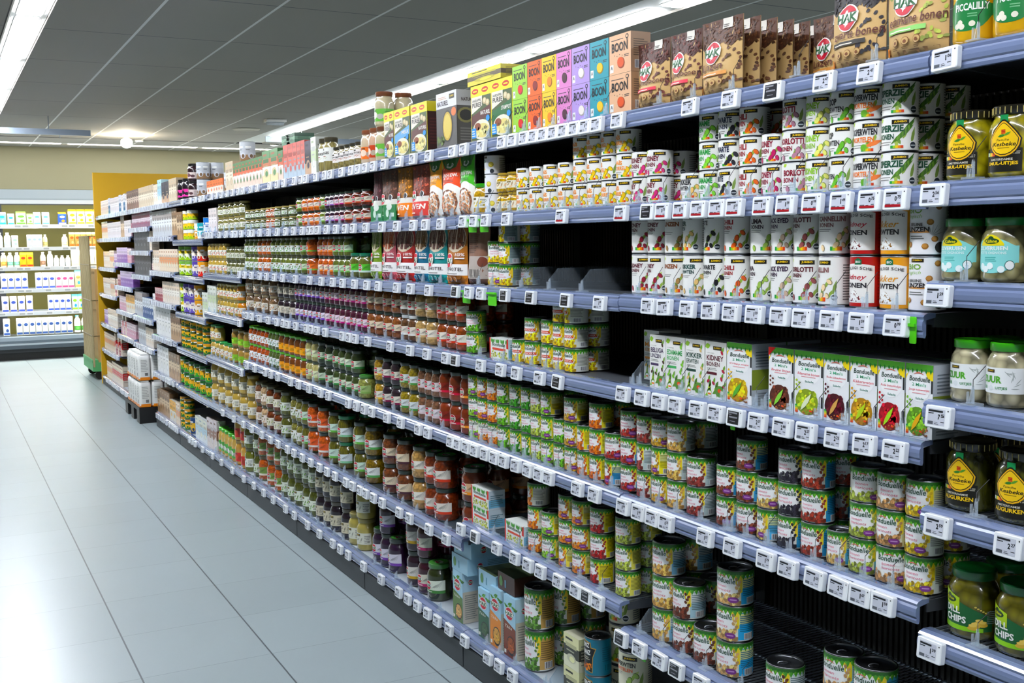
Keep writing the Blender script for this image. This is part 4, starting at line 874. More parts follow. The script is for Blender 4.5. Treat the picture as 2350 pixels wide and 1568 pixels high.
def a_biosmall(R, H):
    A = Art(cyl(R)); A.rect(-pi*R, .035*H, pi*R, .965*H, '#e8e9ee', 0); A.rect(-.4*R, .83*H, .4*R, .93*H, '#2a2418', 2)
    A.text('BIO', -.7*R, .6*H, .9*R, .14*H, '#5c8a50', 3, .01); A.ell(.85*R, .5*H, .28*R, .26*R, '#c8b23c', 2); A.ell(.85*R, .52*H, .2*R, .18*R, '#e4d66a', 3)
    A.rect(-.65*R, .24*H, .1*R, .3*H, '#ddb23a', 2); A.text('MAIS', -.6*R, .3*H, .6*R, .09*H, '#2a2a2c', 3); A.ell(.95*R, .16*H, .22*R, .22*R, '#3a4048', 2, 12); A.lines(1.7*R, 2.8*R, .1*H, .9*H, 8, '#90908e', 1)
    return A
def a_bond(R, H, bean, panel, mid):
    """cream tin, jagged green leaf band, yellow patch, heap of vegetables and a printed side panel"""
    A = Art(cyl(R)); rg = A.rg; A.rect(-pi*R, .035*H, pi*R, .965*H, '#f0f0ea', 0)
    A.strip([(.1*R, .3*H), (.5*R, .3*H), (.98*R, .2*H)], [(.1*R, .95*H), (.5*R, .95*H), (.98*R, .95*H)], '#e8eec0', 1)
    A.poly([(.3*R, .95*H), (1.05*R, .95*H), (1.05*R, .4*H), (.85*R, .36*H), (.7*R, .6*H)], '#f4d822', 2)
    pc = panel; u0, u1 = .98*R, 2.3*R
    A.rect(u0, .06*H, u1, .82*H, pc, 1)
    if mid in (1, 2): A.rect(u0+.04*R, .5*H, u1-.04*R, .8*H, '#dfe2a0' if mid == 1 else '#dfe6e4', 2)
    A.lines(u0+.1*R, u1-.1*R, .3*H, .76*H, 9, shade(pc, .6), 3); A.bars(u0+.35*R, u0+.95*R, .09*H, .24*H, '#303438', 5)
    A.ell(.05*R, .56*H, .85*R, .3*H, '#fbfbf9', 2, 16)
    n = 46; us = [-pi*R+2*pi*R*i/n for i in range(n+1)]
    A.strip([(u, (.75 if i % 2 else .9)*H-.03*H*((i*7) % 5)/4) for i, u in enumerate(us)], [(u, .965*H) for u in us], '#4a9a2c', 3)
    A.strip([(u, (.9 if i % 2 else .86)*H) for i, u in enumerate(us)], [(u, .965*H) for u in us], '#2c6a24', 4)
    for i in range(9): A.leaf(-1.3*R+.33*R*i, .9*H, .2*R, .1*R, -1.2-.4*(i % 3), '#74b83a', 4)
    A.strip([(-.45*R+.1*R*i, .77*H+.035*H*sin(pi*i/6)) for i in range(7)], [(-.45*R+.1*R*i, .785*H+.05*H*sin(pi*i/6)) for i in range(7)], '#d87a6a', 5)
    A.text('Bonduelle', -.85*R, .62*H, 1.5*R, .15*H, '#1f4a30', 5, .012, .12)
    if mid == 3:
        A.rect(-.85*R, .42*H, .75*R, .53*H, '#d8402c', 5); A.text('MEXICANA', -.7*R, .44*H, 1.3*R, .07*H, '#f6efe4', 6)
    else:
        A.text('bonen', -.6*R, .5*H, .75*R, .075*H, '#e0708a', 5, 0, .2); A.text('haricots', -.6*R, .39*H, 1.0*R, .075*H, '#d8607c', 5, 0, .2)
    A.rect(-1.3*R, .05*H, .98*R, .16*H, shade(bean, .85), 4); A.heap(-1.3*R, .9*R, .06*H, .33*H, bean, 80, .115*R, 5)
    for i in range(6): A.ell(.8*R+.1*R*sin(i*2.1), (.36+.08*i)*H, .11*R, .08*R, shade(bean, .8+.06*(i % 5)), 5, 8, i)
    if mid == 1: A.ell(.55*R, .18*H, .3*R, .17*R, '#7c3a86', 9, 14); A.rect(.37*R, .17*H, .73*R, .2*H, '#c89ad0', 10)
    A.rect(-2.6*R, .08*H, -1.5*R, .8*H, shade(pc, 1.1), 1); A.lines(-2.5*R, -1.6*R, .2*H, .75*H, 8, shade(pc, .65), 2)
    return A
def a_heinz(R, H):
    A = Art(cyl(R)); A.rect(-pi*R, .03*H, pi*R, .97*H, '#14738c', 0)
    A.poly([(-.8*R, .2*H), (.55*R, .08*H), (.6*R, .5*H), (.85*R, .74*H), (.45*R, .76*H), (.4*R, .88*H), (-.8*R, .95*H)], '#c89a4a', 1)
    A.poly([(-.75*R, .22*H), (.5*R, .1*H), (.55*R, .5*H), (.78*R, .72*H), (.4*R, .74*H), (.35*R, .86*H), (-.75*R, .92*H)], '#16181c', 2)
    A.text('HEINZ', -.7*R, .74*H, 1.0*R, .12*H, '#f0f0ec', 4, .03); A.text('BEANZ', -.6*R, .55*H, 1.0*R, .13*H, '#f0f0ec', 4, .04); A.lines(-.6*R, .4*R, .42*H, .52*H, 2, '#b0a890', 4)
    A.heap(-.7*R, .45*R, .14*H, .32*H, '#e0761c', 40, .1*R, 4); A.bars(1.5*R, 2.1*R, .15*H, .32*H, '#0c3a48', 3, bg='#2a8aa4'); A.lines(1.3*R, 2.3*R, .4*H, .8*H, 7, '#0f5a70', 1)
    return A
def a_bands(R, H, cols):
    A = Art(cyl(R)); n = len(cols)
    for i, c in enumerate(cols): A.rect(-pi*R, (.03+.94*i/n)*H, pi*R, (.03+.94*(i+1)/n)*H, c, 0)
    for k in (-1.1, 0, 1.1):
        A.ell((k+.35)*R, .3*H, .4*R, .16*H, shade(cols[1 % n], 1.1), 2); A.ell((k+.4)*R, .27*H, .22*R, .1*H, shade(cols[0], .8), 3); A.rect((k-.35)*R, .68*H, (k+.4)*R, .76*H, '#f2f2ee', 2); A.rect((k-.3)*R, .56*H, (k+.2)*R, .61*H, shade(cols[-1], .6), 2)
    return A
def make_tin(R, H, A):
    b = MB(); b.lathe([(0, .004), (R*.86, .004), (R*.93, .0), (R, .001), (R, .004), (R*.985, .005), None, (R*.985, H-.005), (R, H-.004), (R*1.0, H-.001), (R*.96, H), (R*.93, H-.001), None, (R*.92, H-.005), (R*.8, H-.0045), (R*.78, H-.0055), (0, H-.005)], ['#8c8f94', '#6a6d70', '#595c60'])
    p = MB(); zc = H-.0035
    for k in range(12):
        a0, a1 = 2*pi*k/12, 2*pi*(k+1)/12
        p.bar((R*.3*cos(a0)-R*.2, R*.2*sin(a0), zc), (R*.3*cos(a1)-R*.2, R*.2*sin(a1), zc), .0012, '#9a9ca0', 5)
    p.box(R*.05, R*.3, -R*.1, R*.1, zc-.001, zc+.0005)
    return [('tin_body', b, 'tin', []), ('label', A, 'print', []), ('pull_ring', p, 'tin', [])]
def jarprof(R, H):
    return [(0, .002), (R*.82, 0), (R*.95, H*.02), (R, H*.07), (R, H*.66), (R*.97, H*.72), (R*.86, H*.8), (R*.8, H*.83), (R*.8, H*.9)]
def lidmesh(R, H, c, top):
    b = MB(); r = R*.87
    b.lathe([(r*.96, H*.865), (r, H*.87), (r, H*.985), None, (r, H*.985), (r*.96, H), (r*.88, H), None, (r*.88, H), (r*.84, H*.99), (0, H*.99)], [c, c, top], 24)
    return b
def a_hak(R, H, band, wedge, mode):
    A = Art(cyl(R)); v0, v1 = .2*H, .56*H
    if mode == 'plain':
        A.rect(-1.2*R, v0, 1.5*R, v1, band, 1)
        A.rect(-.25*R, v1-.1*H, .35*R, v1-.03*H, '#3a3428', 3); A.text('JUMBO', -.18*R, v1-.085*H, .46*R, .04*H, '#d8b83a', 4)
        for k in range(7): A.leaf(-.8*R+.3*R*k, v0+.05*H+.03*H*(k % 3), .5*R, .16*R, 1.2-.35*(k % 4), wedge if k % 2 else shade(wedge, .75), 2)
        A.lines(-1.0*R, -.1*R, v0+.18*H, v1-.1*H, 2, '#5a5650', 2); A.lines(.8*R, 1.4*R, v0+.05*H, v1-.05*H, 5, '#8c8c84', 2)
    elif mode == 'wide':
        A.rect(-pi*R, .14*H, pi*R, .5*H, band, 1); A.ell(.1*R, .32*H, .5*R, .1*H, wedge, 2); A.ell(.9*R, .28*H, .4*R, .08*H, shade(wedge, .8), 2); A.rect(-.6*R, .42*H, .4*R, .47*H, shade(band, .6), 2)
        A.lines(1.4*R, 2.2*R, .18*H, .46*H, 5, shade(band, .7), 2)
    elif mode == 'ges':
        A.rect(-1.3*R, .3*H, 1.5*R, .7*H, band, 1); A.rect(-.6*R, .61*H, .1*R, .67*H, '#2a2418', 2); A.text('ASPERGES', -1.1*R, .5*H, 2.0*R, .075*H, '#2a2426', 3, .03)
        for k in range(3): A.leaf(-.7*R+.4*R*k, .35*H, .7*R, .1*R, .5, wedge, 2)
        A.lines(-1*R, .5*R, .43*H, .48*H, 1, '#a86a60', 2)
    else:
        us = [-.5*R+2.1*R*i/8 for i in range(9)]
        A.strip([(u, v0+.02*H) for u in us], [(u, v1-.12*H+.05*H*i/8) for i, u in enumerate(us)], band, 1)
        A.strip([(u, v0+.1*H) for u in us[2:]], [(u, v1-.02*H+.05*H*i/8) for i, u in enumerate(us[2:])], wedge, 2)
        for k in range(4): A.leaf(.45*R+.2*R*k, v0+.16*H, .75*R, .16*R, .5+.2*k, shade(wedge, .72+.07*k), 3)
        A.text('Haricots', -.35*R, v0+.04*H, .7*R, .04*H, '#f4f0e8', 3, .01) if 0 else A.rect(-.3*R, v0+.045*H, .45*R, v0+.065*H, '#f2eee6', 3)
        A.hak(.05*R, v0+.22*H, .36*R, 4)
    return A
def make_jar(R, H, c, cm, lid, top, A, badge=False):
    b = MB(); b.lathe(jarprof(R, H), c, 26)
    l = lidmesh(R, H, lid, top); sub = []
    if badge:
        t = Art(lambda u, v, L: (-v, -u, H*.99+.0004+L*.0002)); t.ell(0, 0, R*.42, R*.34, '#e8e8e2', 1, 14); t.text('HAK', -R*.3, -R*.12, R*.6, R*.24, '#1f5c30', 2, .03); t.poly([(R*.36*cos(radians(25+13*i)), R*.3*sin(radians(25+13*i))) for i in range(11)], '#c4283a', 2)
        sub = [('lid_badge', t, 'print')]
    return [('filled_glass', b, cm, []), ('lid', l, 'gloss', sub), ('label', A, 'print', [])]
def a_kes(R, H, word):
    A = Art(cyl(R)); A.rect(-.85*R, .08*H, .75*R, .4*H, '#17160f', 1)
    A.rect(-.12*R, .72*H, .2*R, .86*H, '#0f8a4c', 2)
    tear = [(.62*cos(radians(a)), sin(radians(a))) for a in range(0, 360, 20)]
    def tr(k): return [(.03*R+k*R*x*(1 if y < 0 else 1-.62*y), .53*H+k*.24*H*y) for x, y in tear]
    A.poly(tr(1.12), '#18170f', 3); A.poly(tr(1.02), '#f0b81a', 4); A.poly(tr(.93), '#18170f', 5); A.poly(tr(.88), '#f4c818', 6)
    for k in range(3): A.rect(-.05*R, .6*H+.02*H*k, .11*R, .615*H+.02*H*k, '#c42a1c', 7)
    A.leaf(-.2*R, .56*H, .35*R, .12*R, .2, '#3c7a2c', 7); A.leaf(.05*R, .57*H, .3*R, .1*R, .5, '#5c9a34', 7)
    A.text('Familie', -.25*R, .5*H, .5*R, .032*H, '#2a2410', 7, 0, .2); A.text('Kesbeke', -.42*R, .43*H, .92*R, .055*H, '#2a2410', 7, .02, .2); A.lines(-.2*R, .3*R, .4*H, .42*H, 1, '#8a6a1a', 7)
    for k, c in enumerate(('#2f9a4a', '#9ac83c', '#f0c81c', '#ec8a2c', '#d84a2c')): A.rect(-.78*R+.09*R*k, .3*H, -.78*R+.09*R*(k+1), .35*H, c if k else '#f2f2f0', 3)
    A.text('AMSTERDAMSE', -.55*R, .235*H, .95*R, .03*H, '#d8d4c4', 3); A.text(word, -.7*R, .16*H, 1.3*R, .06*H, '#f0c81c', 3, .03); A.lines(.4*R, .7*R, .32*H, .37*H, 2, '#c8c4b4', 3)
    return A
def a_kuh(R, H):
    A = Art(cyl(R)); n = 16; us = [-1.15*R+2.3*R*i/n for i in range(n+1)]; ft = lambda u: max(0, 1-(u/(.95*R))**2)
    A.strip([(u, .3*H-.16*H*ft(u)**.5) for u in us], [(u, .56*H+.12*H*ft(u)) for u in us], '#8fd8d4', 1)
    A.strip([(-.55*R+.11*R*i, .56*H) for i in range(11)], [(-.55*R+.11*R*i, .58*H+.15*H*(1-((i-5)/5.2)**2)) for i in range(11)], '#ecd82a', 2)
    A.ell(0, .63*H, .36*R, .045*H, '#1c4a24', 3, 16); A.ell(0, .67*H, .13*R, .035*H, '#1c4a24', 3); A.text('Kühne', -.28*R, .605*H, .56*R, .05*H, '#e8da2c', 4, .02, .15)
    A.text('ZILVERUIEN', -.7*R, .49*H, 1.4*R, .06*H, '#eef6f4', 3, .03); A.text('PETITS OIGNONS', -.65*R, .43*H, 1.3*R, .04*H, '#e0f0ee', 3, .02); A.lines(-.3*R, .3*R, .32*H, .4*H, 3, '#4aa8a0', 2)
    for u, v in ((-.45, .24), (-.25, .2), (-.02, .25), (.45, .2)): A.ell(u*R, v*H, .15*R, .14*R, '#eaf4f2', 3, 12); A.ell(u*R, v*H-.08*R, .15*R, .06*R, '#5a9a94', 2)
    A.ell(.78*R, .26*H, .2*R, .2*R, '#3a6a64', 3, 14); A.ell(.78*R, .26*H, .17*R, .17*R, '#f4f6f4', 4, 14); A.lines(-1.12*R, -.8*R, .4*H, .54*H, 5, '#1c4a4a', 2)
    return A
def a_zuur(R, H):
    A = Art(cyl(R)); A.rect(-1.5*R, .22*H, 1.6*R, .62*H, '#eef0f0', 1); A.rect(-.5*R, .54*H, 0, .59*H, '#2a2418', 2); A.text('JUMBO', -.44*R, .553*H, .38*R, .025*H, '#e8c22a', 3)
    A.text('ZUUR', -.8*R, .38*H, 1.15*R, .11*H, '#58a838', 3, .04); A.text('ZILVER', -.9*R, .28*H, .45*R, .05*H, '#3c8a4c', 3, .02); A.text('UITJES', .05*R, .275*H, .55*R, .05*H, '#3c8a4c', 3, .02); A.ell(-.2*R, .3*H, .13*R, .13*R, '#dfe4e4', 2)
    for k in range(9): A.leaf(.75*R+.1*R*(k % 3), .3*H+.03*H*k, .4*R, .05*R, .4*k, '#b0b6b4', 2)
    return A
def a_dill(R, H):
    A = Art(cyl(R)); n = 12; us = [-1.3*R+2.3*R*i/n for i in range(n+1)]
    A.strip([(u, .14*H) for u in us], [(u, .64*H-.3*H*(i/n)**1.3) for i, u in enumerate(us)], '#1c5c30', 1)
    A.strip([(u, .5*H-.02*H*i) for i, u in enumerate(us[:6])], [(u, (.7-.02*i)*H) for i, u in enumerate(us[:6])], '#a8c81c', 2)
    A.strip([(u, .13*H) for u in us[:11]], [(u, .21*H-.002*H*i) for i, u in enumerate(us[:11])], '#8ac81c', 2)
    A.ell(-.85*R, .56*H, .36*R, .05*H, '#143c1c', 3, 14); A.ell(-.9*R, .6*H, .14*R, .035*H, '#143c1c', 3); A.text('Kühne', -1.1*R, .54*H, .5*R, .045*H, '#d8d02a', 4, .02, .15)
    A.text('DILL', -1.05*R, .37*H, .75*R, .1*H, '#f0f2ec', 4, .03); A.text('CHIPS', -1.05*R, .24*H, 1.0*R, .1*H, '#f0f2ec', 4, .03)
    for u, v in ((.3, .22), (.45, .27), (.2, .19), (.6, .24)): A.ell(u*R, v*H, .2*R, .032*H, '#d8b04a', 4); A.ell(u*R, v*H+.005, .15*R, .022*H, '#e8c868', 5)
    for k in range(5): A.ell(.3*R+.1*R*k, .5*H-.02*H*k, .05*R, .012*H, '#d8c060', 3)
    A.lines(.75*R, 1.25*R, .26*H, .46*H, 7, '#9ab0a4', 3)
    return A
def a_picc(R, H):
    A = Art(cyl(R)); n = 14; us = [-1.2*R+2.6*R*i/n for i in range(n+1)]; ft = lambda u: max(0, 1-((u-.15*R)/(.95*R))**2)
    A.strip([(u, .28*H-.14*H*ft(u)**.5) for u in us], [(u, .4*H+.1*H*ft(u)) for u in us], '#157a3c', 1)
    A.ell(.2*R, .54*H, .42*R, .05*H, '#143c1c', 3, 14); A.text('Kühne', -.1*R, .515*H, .62*R, .055*H, '#d8d02a', 4, .02, .15)
    A.text('PICCALILLY', -.4*R, .345*H, 1.5*R, .075*H, '#eef2ec', 3, .03); A.lines(-1.1*R, -.7*R, .38*H, .5*H, 5, '#0a4a20', 2); A.lines(.2*R, .6*R, .28*H, .33*H, 2, '#7ab888', 2)
    for u, v in ((-.3, .2), (-.15, .23), (-.05, .19), (.4, .21)): A.ell(u*R, v*H, .14*R, .03*H, '#e8e4d0', 3)
    A.bars(1.5*R, 1.85*R, .5*H, .8*H)
    return A
def make_box(w, d, h, A, c):
    b = MB(); b.box(0, d, -w/2, w/2, 0, h, c)
    return [('carton', b, 'print', []), ('printed_face', A, 'print', [])]
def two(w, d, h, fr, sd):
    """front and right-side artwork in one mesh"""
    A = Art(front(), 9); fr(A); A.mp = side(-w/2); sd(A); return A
def a_kcart(w, d, h, w1, w2, c, bean):
    def fr(A):
        A.rect(-w/2, 0, w/2, h, '#efeeea', 0); A.rect(-.12*w, .86*h, .28*w, .925*h, '#2a2410', 2); A.text('JUMBO', -.08*w, .876*h, .32*w, .033*h, '#e8c22a', 3)
        A.text('2 PACKJES', -.42*w, .785*h, .35*w, .022*h, '#8a8a86', 3, 0); A.text(w1, -.43*w, .67*h, .8*w, .09*h, c, 3, .02); A.text(w2, -.43*w, .57*h, .62*w, .075*h, c, 3, .01)
        A.lines(-.43*w, .1*w, .5*h, .55*h, 2, '#a0a09c', 2); A.rect(-.43*w, .42*h, .06*w, .465*h, c, 2)
        for k in range(14): A.leaf(-.5*w+.07*w*k, .03*h+.05*h*(k % 4), .3*w, .12*w, .5+.3*(k % 5), ['#8cc63c', '#5f8f34', '#b4d648', '#48782c'][k % 4], 2)
        for u, v in ((.3, .82), (.36, .5), (.28, .36), (-.35, .3), (-.1, .27), (.4, .22)): A.ell(u*w, v*h, .08*w, .05*w, bean, 4, 10, u*7); A.leaf(u*w, v*h, .22*w, .1*w, 1.2, '#74a83a', 3)
        A.leaf(-.5*w, .9*h, .25*w, .2*w, .3, '#9aca48', 2); A.ell(.22*w, .14*h, .26*w, .1*h, '#5c8a3c', 4, 14); A.ell(.2*w, .15*h, .09*w, .07*w, '#e8542c', 5); A.ell(.32*w, .12*h, .08*w, .06*w, '#dfe8c8', 5)
        A.ell(-.28*w, .08*h, .1*w, .1*w, '#f4f4f0', 5, 12); A.rect(-.36*w, .06*h, -.2*w, .09*h, '#ee8a2c', 6)
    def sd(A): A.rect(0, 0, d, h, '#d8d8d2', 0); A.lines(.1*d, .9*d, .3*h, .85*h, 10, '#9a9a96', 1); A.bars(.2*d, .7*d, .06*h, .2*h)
    return two(w, d, h, fr, sd)
def a_mini(w, d, h, bean, leaf, nw, t2):
    def fr(A):
        A.rect(-w/2, 0, w/2, h, '#f0f1f2', 0); n = 12; us = [-w/2+w*i/n for i in range(n+1)]
        A.poly([(.1*w, h), (w/2, h), (w/2, .78*h), (.3*w, .82*h)], '#f2d82a', 1); A.poly([(-w/2, .84*h), (-.4*w, .88*h), (-w/2, .78*h)], '#f2d82a', 1)
        A.strip([(u, (.87 if i % 2 else .95)*h) for i, u in enumerate(us)], [(u, h) for u in us], '#2f8a34', 2); A.strip([(u, (.94 if i % 2 else .9)*h) for i, u in enumerate(us)], [(u, h) for u in us], '#5cb03c', 3)
        A.ell(0, .68*h, .4*w, .19*h, '#fafafa', 2, 18); A.strip([(-.2*w+.06*w*i, .86*h+.015*h*sin(pi*i/6)) for i in range(7)], [(-.2*w+.06*w*i, .866*h+.025*h*sin(pi*i/6)) for i in range(7)], '#d8705c', 4)
        A.text('Bonduelle', -.36*w, .765*h, .76*w, .07*h, '#1f3a2c', 4, .012, .12); A.text("2 Mini's", -.26*w, .7*h, .52*w, .045*h, '#4aa87a', 4, .01); A.text(t2, -.38*w, .63*h, .76*w, .04*h, '#e0485a', 4, 0, .15); A.rect(-.25*w, .6*h, .25*w, .61*h, '#eaa0a8', 4)
        A.text('Salade', -.12*w, .52*h, .3*w, .03*h, '#2c7a6a', 4, .01)
        A.ell(-.05*w, .22*h, .4*w, .2*h, shade(bean, .8), 3, 18); A.heap(-.34*w, .26*w, .12*h, .38*h, shade(bean, 1.12), 60, .062*w, 4, .85)
        A.heap(-.2*w, .4*w, .04*h, .14*h, '#a86a3c', 30, .03*w, 7); A.ell(.1*w, .09*h, .06*w, .03*w, '#e8542c', 10)
        A.leaf(-.25*w, .08*h, .7*w, .16*w, 1.0, leaf, 11)
        for k in range(5): A.ell(-.42*w+.1*w*(k % 2), (.4+.035*k)*h, .045*w, .035*w, bean, 4, 8, k)
        for k, c in enumerate(('#d84a2c', '#ec8a2c', '#f0c81c', '#9ac83c', '#2f9a4a')): A.rect(-.46*w, (.04+.025*k)*h, -.36*w, (.065+.025*k)*h, c, 5)
        for v in (.16, .62): A.rect(.44*w, v*h, .5*w, (v+.17)*h, '#2a2c30', 3)
        if nw: A.poly([(-w/2, h), (-.2*w, h), (-w/2, .86*h)], '#e0242c', 6)
    def sd(A):
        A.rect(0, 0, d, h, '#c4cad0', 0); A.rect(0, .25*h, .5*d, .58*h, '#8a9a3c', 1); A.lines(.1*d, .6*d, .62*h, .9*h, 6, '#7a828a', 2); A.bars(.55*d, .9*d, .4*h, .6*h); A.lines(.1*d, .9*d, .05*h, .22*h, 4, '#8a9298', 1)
    return two(w, d, h, fr, sd)
def a_boon(w, d, h, c, bean):
    def fr(A):
        A.rect(-w/2, 0, w/2, h, c, 0); A.text('BOON', -.38*w, .56*h, .74*w, .24*h, '#17161a', 3, .03)
        A.ell(.33*w, .9*h, .075*w, .06*h, '#17161a', 2); A.ell(.33*w, .9*h, .045*w, .035*h, c, 3); A.rect(.31*w, .8*h, .35*w, .85*h, '#17161a', 2); A.lines(-.4*w, .2*w, .86*h, .9*h, 1, '#3a3638', 2)
        A.ell(.05*w, .27*h, .17*w, .15*h, shade(bean, .7), 2, 14, .4); A.ell(.03*w, .29*h, .15*w, .13*h, bean, 3, 14, .4); A.lines(.2*w, .44*w, .4*h, .48*h, 2, '#3a3638', 2)
        for k in range(4): A.ell((-.25+.12*k)*w, (.48-.03*(k % 2))*h, .015*w, .012*h, '#2a262a', 3)
        A.rect(-.46*w, .06*h, -.3*w, .26*h, '#f0f0ec', 2); A.text('A', -.43*w, .13*h, .1*w, .1*h, '#202024', 3)
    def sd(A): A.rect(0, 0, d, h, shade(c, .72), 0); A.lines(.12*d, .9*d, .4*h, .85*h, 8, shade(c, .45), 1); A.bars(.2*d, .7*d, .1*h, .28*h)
    return two(w, d, h, fr, sd)
def a_maggi(w, d, h, c, t):
    def fr(A):
        A.rect(-w/2, 0, w/2, h, '#ecd83c', 0); A.rect(-.48*w, .02*h, .48*w, .8*h, '#4a5a34', 1); A.rect(-w/2, .8*h, w/2, h, '#f0e01c', 2)
        for u in (-.28, .2): A.ell(u*w, .9*h, .16*w, .05*h, '#c8281c', 3, 14); A.rect((u-.1)*w, .885*h, (u+.1)*w, .91*h, '#f0d83c', 4)
        A.poly([(-.47*w, .5*h), (.06*w, .62*h), (.06*w, .8*h), (-.47*w, .8*h)], '#e8e2d4', 3); A.text('AARDAPPEL', -.42*w, .71*h, .44*w, .045*h, '#3a342c', 4); A.text('PUREE', -.42*w, .61*h, .46*w, .085*h, '#3a342c', 4, .03)
        for u, v in ((.18, .7), (.32, .66)): A.ell(u*w, v*h, .1*w, .06*h, '#c8b48a', 3); A.ell(u*w, v*h+.01*h, .06*w, .04*h, '#e0d4b0', 4)
        A.poly([(-.48*w, .28*h), (.48*w, .44*h), (.48*w, .62*h), (-.48*w, .46*h)], c, 3); A.text(t, -.02*w, .46*h, .46*w, .07*h, '#f0ece4', 5, .02, .1)
        A.ell(.02*w, .2*h, .42*w, .18*h, '#e4e0cc', 5, 18); A.ell(.08*w, .18*h, .32*w, .13*h, '#e4d488', 6, 16); A.ell(-.16*w, .26*h, .16*w, .07*h, '#8a4a30', 7); A.heap(-.15*w, .3*w, .1*h, .24*h, '#d8cc8a', 24, .05*w, 7)
        A.ell(.34*w, .38*h, .09*w, .055*h, '#1f90d8', 8, 14); A.rect(-.46*w, .06*h, -.24*w, .24*h, '#1f90d8', 8); A.lines(-.44*w, -.26*w, .09*h, .22*h, 3, '#dfeaf4', 9)
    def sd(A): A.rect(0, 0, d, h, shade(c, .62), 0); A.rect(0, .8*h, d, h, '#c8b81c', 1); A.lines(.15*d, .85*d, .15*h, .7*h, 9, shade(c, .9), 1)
    return two(w, d, h, fr, sd)
def a_naturel(w, d, h):
    def fr(A):
        A.rect(-w/2, 0, w/2, h, '#5c5a58', 0); A.rect(-w/2, .72*h, w/2, h, '#dcdce0', 1); A.rect(.15*w, .86*h, .4*w, .95*h, '#2a2818', 2); A.text('JUMBO', .18*w, .885*h, .19*w, .04*h, '#d8b83a', 3); A.text('NATUREL', -.45*w, .76*h, .55*w, .09*h, '#3a3034', 3, .03); A.lines(-.4*w, .05*w, .88*h, .94*h, 2, '#c8a088', 2)
        A.ell(.05*w, .38*h, .26*w, .29*h, '#3c3a3a', 2, 18); A.ell(.05*w, .38*h, .22*w, .26*h, '#c8a84a', 3, 18); A.ell(.05*w, .38*h, .18*w, .22*h, '#dcc468', 4, 16); A.ell(.36*w, .62*h, .12*w, .08*h, '#d87a4a', 3); A.heap(-.45*w, -.1*w, .08*h, .2*h, '#5a6a3c', 20, .06*w, 3)
    def sd(A):
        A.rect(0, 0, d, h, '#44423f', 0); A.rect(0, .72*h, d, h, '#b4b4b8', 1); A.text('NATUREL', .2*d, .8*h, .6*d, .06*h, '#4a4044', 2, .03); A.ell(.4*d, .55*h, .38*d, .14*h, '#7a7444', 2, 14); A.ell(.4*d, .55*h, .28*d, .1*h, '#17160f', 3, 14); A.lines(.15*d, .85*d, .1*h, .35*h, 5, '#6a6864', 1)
    return two(w, d, h, fr, sd)
def a_hakbox(w, d, h, c, dish):
    def fr(A):
        A.rect(-w/2, 0, w/2, h, '#a8cfe4', 0); A.poly([(-w/2, .0), (w/2, .0), (w/2, .5*h), (-w/2, .6*h)], c, 1)
        for k in range(9): A.leaf(-.45*w+.1*w*k, .86*h-.03*h*(k % 3), .4*w, .16*w, -.6+.35*(k % 5), ['#4a8a34', '#6fae44', '#2f6a2c'][k % 3], 2)
        A.hak(-.02*w, .72*h, .34*w, 4); A.ell(.1*w, .2*h, .36*w, .16*h, '#26221f', 3, 16); A.ell(.1*w, .21*h, .31*w, .13*h, dish, 4, 16); A.heap(-.15*w, .35*w, .1*h, .3*h, dish, 26, .06*w, 5); A.text('Tikka', -.4*w, .47*h, .6*w, .05*h, '#f0ece0', 3, 0, .2); A.rect(-.46*w, .04*h, -.3*w, .1*h, '#f4f0e4', 5)
    def sd(A): A.rect(0, 0, d, h, '#b8d4e2', 0); A.rect(0, 0, d, .62*h, '#c8c0b0', 1); A.lines(.12*d, .9*d, .08*h, .58*h, 12, '#8a8a84', 2); A.hak(.45*d, .8*h, .14*d, 2)
    return two(w, d, h, fr, sd)
def a_twin(w, d, h):
    def fr(A):
        A.rect(-w/2, 0, w/2, h, '#eef0ec', 0); A.rect(-w/2, 0, -.44*w, h, '#d8382c', 1); A.rect(.4*w, .55*h, w/2, h, '#d8382c', 1)
        for k in range(10): A.leaf(-.4*w+.085*w*k, h*.98, .16*w, .08*w, -1.3-.3*(k % 3), '#4a9a34', 2)
        A.text('Bonduelle', -.36*w, .62*h, .7*w, .16*h, '#1f4a30', 3, .012, .12); A.rect(-.34*w, .42*h, .36*w, .53*h, '#d8503c', 3); A.heap(-.4*w, .45*w, .05*h, .36*h, '#b8c04a', 60, .035*w, 2)
    def sd(A):
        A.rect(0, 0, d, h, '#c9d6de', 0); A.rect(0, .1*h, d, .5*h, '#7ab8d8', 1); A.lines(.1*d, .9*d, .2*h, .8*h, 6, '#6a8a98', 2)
    return two(w, d, h, fr, sd)
def a_plainb(w, d, h, cols):
    n = len(cols)
    def fr(A):
        for i, c in enumerate(cols): A.rect(-w/2, h*i/n, w/2, h*(i+1)/n, c, 0)
        A.ell(.02*w, .3*h, .3*w, .14*h, shade(cols[0], .88), 2, 12); A.ell(.06*w, .28*h, .18*w, .09*h, shade(cols[-1], 1.05), 3); A.rect(-.36*w, .62*h, .36*w, .74*h, shade(cols[-1], .82), 2); A.rect(-.3*w, .5*h, .2*w, .54*h, shade(cols[0], .78), 2); A.rect(-.36*w, .84*h, .1*w, .9*h, shade(cols[n//2], .8), 2)
    def sd(A):
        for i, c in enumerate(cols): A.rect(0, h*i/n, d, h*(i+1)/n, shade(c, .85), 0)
        A.lines(.15*d, .85*d, .2*h, .85*h, 7, shade(cols[0], .6), 1)
    return two(w, d, h, fr, sd)
